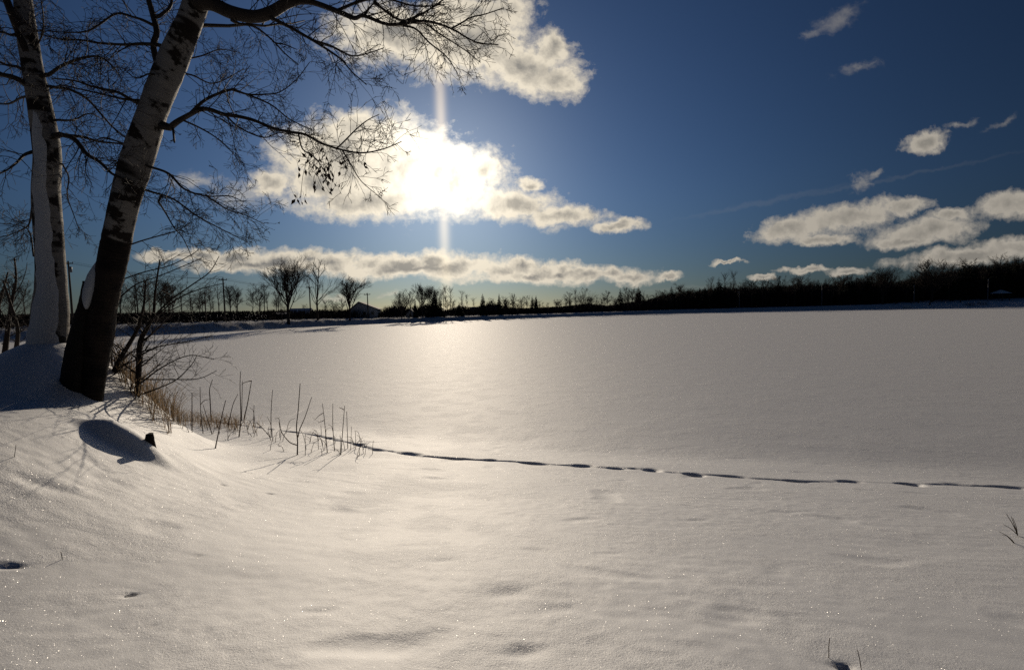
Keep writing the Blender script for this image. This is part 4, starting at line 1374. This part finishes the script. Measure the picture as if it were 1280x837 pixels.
MAIN = [(500, 42, 95, 36), (585, 52, 85, 46), (655, 85, 68, 36, 10), (700, 98, 36, 26), (600, 15, 70, 26), (690, 60, 25, 22),
        (430, 195, 88, 52), (495, 205, 75, 66), (560, 222, 78, 48), (604, 210, 22, 26), (395, 228, 45, 30), (470, 250, 110, 26), (640, 256, 58, 20), (700, 269, 64, 14, 2), (775, 282, 34, 9), (660, 230, 17, 9),
        (445, 160, 42, 24), (340, 228, 34, 17),
        (215, 322, 42, 8), (290, 323, 52, 13), (350, 327, 52, 15), (420, 328, 48, 16), (500, 332, 58, 14), (575, 334, 58, 16), (630, 337, 38, 13), (682, 340, 34, 14), (732, 344, 38, 12), (786, 345, 36, 10), (836, 344, 20, 5), (330, 330, 110, 9), (520, 335, 130, 10), (690, 343, 120, 8), (250, 318, 30, 9), (386, 320, 30, 11), (462, 330, 26, 12), (543, 327, 30, 14), (655, 333, 26, 12), (708, 337, 18, 11), (760, 341, 22, 10),
        (985, 287, 55, 17, -8), (1060, 270, 72, 19, -5), (1130, 258, 42, 11), (1025, 298, 45, 7), (1160, 286, 72, 18, -4), (1130, 300, 45, 8), (1192, 268, 36, 10), (1268, 258, 48, 18), (1205, 320, 95, 13, -3), (1272, 310, 62, 13),
        (1158, 177, 34, 13, -6), (1010, 337, 36, 5), (955, 346, 20, 4), (910, 330, 24, 3), (1060, 339, 32, 7)]
FAINT = [(1045, 25, 40, 15, -25), (1020, 40, 20, 8, -20), (1072, 86, 40, 9, -12), (1250, 152, 30, 5, -24)]
THIN = [(1078, 228, 24, 12, -30), (1100, 216, 16, 6, -20), (1208, 157, 26, 6, -14), (572, 272, 46, 12), (300, 240, 60, 30), (240, 226, 50, 14), (420, 374, 40, 6), (488, 366, 18, 5), (560, 384, 40, 5), (690, 286, 20, 7), (1080, 225, 16, 16)]
STREAK = [(1110, 224, 240, 3.5, -9), (960, 252, 150, 5, -9), (880, 360, 120, 4, 0)]
f1 = cloud_field(MAIN, uvd); f2 = cloud_field(THIN, uvd); f3 = cloud_field(STREAK, b.vmath('ADD', uv, off2).outputs[0]); f4 = cloud_field(FAINT, uvd)
n1 = b.noise(uv, 13., 6, .6, .3).outputs['Fac']; n2 = b.noise(uv, 40., 6, .62).outputs['Fac']
nn = b.math('ADD', b.math('MULTIPLY', b.math('SUBTRACT', n1, .5), .9), b.math('MULTIPLY', b.math('SUBTRACT', n2, .5), .8))
n3 = b.noise(b.vmath('MULTIPLY', uvd, (1., 1.7, 1.)).outputs[0], 60., 6, .68, .4).outputs['Fac']
dens = b.math('ADD', f1, nn)
mask1 = b.math('POWER', b.maprange(b.math('ADD', dens, b.math('MULTIPLY', b.math('SUBTRACT', n3, .5), .42)), -.18, .40, smooth=False), 1.1)

# relief: lumps are bright on the side towards the sun and grey on the far side
sd_ = ray(553, 214)
tos = b.vmath('NORMALIZE', b.vmath('SUBTRACT', (sd_.x, sd_.z, 0), uv).outputs[0]).outputs[0]
sh = b.n('ShaderNodeVectorMath', operation='SCALE'); b.put(sh.inputs[0], tos); sh.inputs['Scale'].default_value = .016
uvs = b.vmath('ADD', uv, sh.outputs[0]).outputs[0]
m1 = b.noise(uvs, 13., 6, .6, .3).outputs['Fac']; m2 = b.noise(uvs, 40., 6, .62).outputs['Fac']
rel = b.math('ADD', b.math('MULTIPLY', b.math('SUBTRACT', m1, n1), 2.4), b.math('MULTIPLY', b.math('SUBTRACT', m2, n2), 1.0))
big = b.noise(uv, 7., 3, .5).outputs['Fac']
thick = b.math('MULTIPLY', b.maprange(dens, .34, .95), b.maprange(big, .38, .62, .6, 1.0))
thick = b.math('ADD', thick, rel, clamp=True)
mask2 = b.math('MULTIPLY', b.maprange(b.math('ADD', b.math('ADD', f2, nn), b.math('SUBTRACT', n3, .5)), .05, 1.15), .5)
mask3 = b.math('MULTIPLY', b.maprange(f3, 0., .9), .045)
mask3 = b.math('MAXIMUM', mask3, b.math('MULTIPLY', b.maprange(b.math('ADD', b.math('ADD', f4, nn), b.math('SUBTRACT', n3, .5)), .0, 1.2), .3))
mask = b.math('MAXIMUM', b.math('MAXIMUM', mask1, mask2), mask3)
front = b.math('GREATER_THAN', sep.outputs[1], .03)
mask = b.math('MULTIPLY', mask, front)
# angle from the sun, in degrees
dt = b.vmath('DOT_PRODUCT', dirv, tuple(SUN)).outputs['Value']
ang = b.math('MULTIPLY', b.math('ARCCOSINE', b.math('MINIMUM', dt, .999999)), 57.2958)


def gauss(a, s):
    q = b.math('DIVIDE', a, s); q = b.math('MULTIPLY', q, q)
    return b.math('POWER', 2.71828, b.math('MULTIPLY', q, -1.0))


gA = gauss(ang, 28.); gB = gauss(ang, 10.); gC = gauss(ang, 5.0)
K = 2 ** EV / SKY_STRENGTH
rim = b.mix(gA, (.36 * K, .33 * K, .285 * K), (.92 * K, .82 * K, .65 * K))
core = b.mix(gA, (.225 * K, .21 * K, .185 * K), (.185 * K, .185 * K, .185 * K))
# lumps inside the cloud: higher thickness is greyer; near the sun even the thick parts glow
grey = b.math('MULTIPLY', thick, b.math('SUBTRACT', 1.0, b.math('MULTIPLY', gB, .85)))
cc = b.mix(grey, rim, core)
boost = b.math('MULTIPLY', b.math('MULTIPLY_ADD', gB, .2, b.math('MULTIPLY', gC, 1.25)), b.math('MULTIPLY_ADD', thick, -.78, 1.0))
bm = b.n('ShaderNodeVectorMath', operation='SCALE'); bm.inputs[0].default_value = (1.0 * K, .93 * K, .78 * K); b.put(bm.inputs['Scale'], boost)
cc = b.vmath('ADD', cc, bm.outputs[0]).outputs[0]
# blue sky, deeper away from the sun
dk = b.math('MULTIPLY_ADD', gauss(ang, 45.), .81, .19)
dk = b.math('MULTIPLY', dk, b.maprange(sep.outputs[2], 0.0, .24, .76, 1.0))
tint = b.n('ShaderNodeVectorMath', operation='SCALE'); tint.inputs[0].default_value = (1.04, 1.44, 2.08); b.put(tint.inputs['Scale'], dk)
skyc = b.vmath('MULTIPLY', sky.outputs[0], tint.outputs[0]).outputs[0]
glow = b.n('ShaderNodeVectorMath', operation='SCALE'); glow.inputs[0].default_value = (.11 * K, .11 * K, .105 * K); b.put(glow.inputs['Scale'], gB)
skyc = b.vmath('ADD', skyc, glow.outputs[0]).outputs[0]
# sun pillar: light on falling ice crystals above and below the sun
az = b.math('ARCTAN2', sep.outputs[0], sep.outputs[1])
daz = b.math('MULTIPLY', b.math('SUBTRACT', az, SUN_AZ), 57.2958)
el = b.math('MULTIPLY', b.math('ARCSINE', sep.outputs[2]), 57.2958)
pil = b.math('MULTIPLY', gauss(daz, .62), gauss(b.math('SUBTRACT', el, math.degrees(SUN_EL)), 13.))
pil = b.math('MULTIPLY', pil, b.math('MULTIPLY_ADD', mask, -.65, 1.0))
ps = b.n('ShaderNodeVectorMath', operation='SCALE'); ps.inputs[0].default_value = (.62 * K, .47 * K, .26 * K); b.put(ps.inputs['Scale'], pil)
col = b.mix(mask, skyc, cc)
col = b.vmath('ADD', col, ps.outputs[0]).outputs[0]
bg = b.n('ShaderNodeBackground'); bg.inputs['Strength'].default_value = SKY_STRENGTH; b.put(bg.inputs['Color'], col)
wo = b.n('ShaderNodeOutputWorld'); nt.links.new(bg.outputs[0], wo.inputs[0])
wd.cycles.sampling_method = 'MANUAL'; wd.cycles.sample_map_resolution = 1024

# ------------------------------------------------------------------ render settings
sc.render.engine = 'CYCLES'
sc.render.resolution_x = 1024; sc.render.resolution_y = 669
sc.view_settings.view_transform = 'Standard'; sc.view_settings.look = 'None'; sc.view_settings.gamma = 1.0
sc.view_settings.exposure = -EV
sc.cycles.max_bounces = 4; sc.cycles.diffuse_bounces = 1; sc.cycles.glossy_bounces = 2; sc.cycles.transmission_bounces = 0
sc.cycles.caustics_reflective = False; sc.cycles.caustics_refractive = False
sc.cycles.sample_clamp_indirect = 1.5
sc.cycles.use_denoising = False
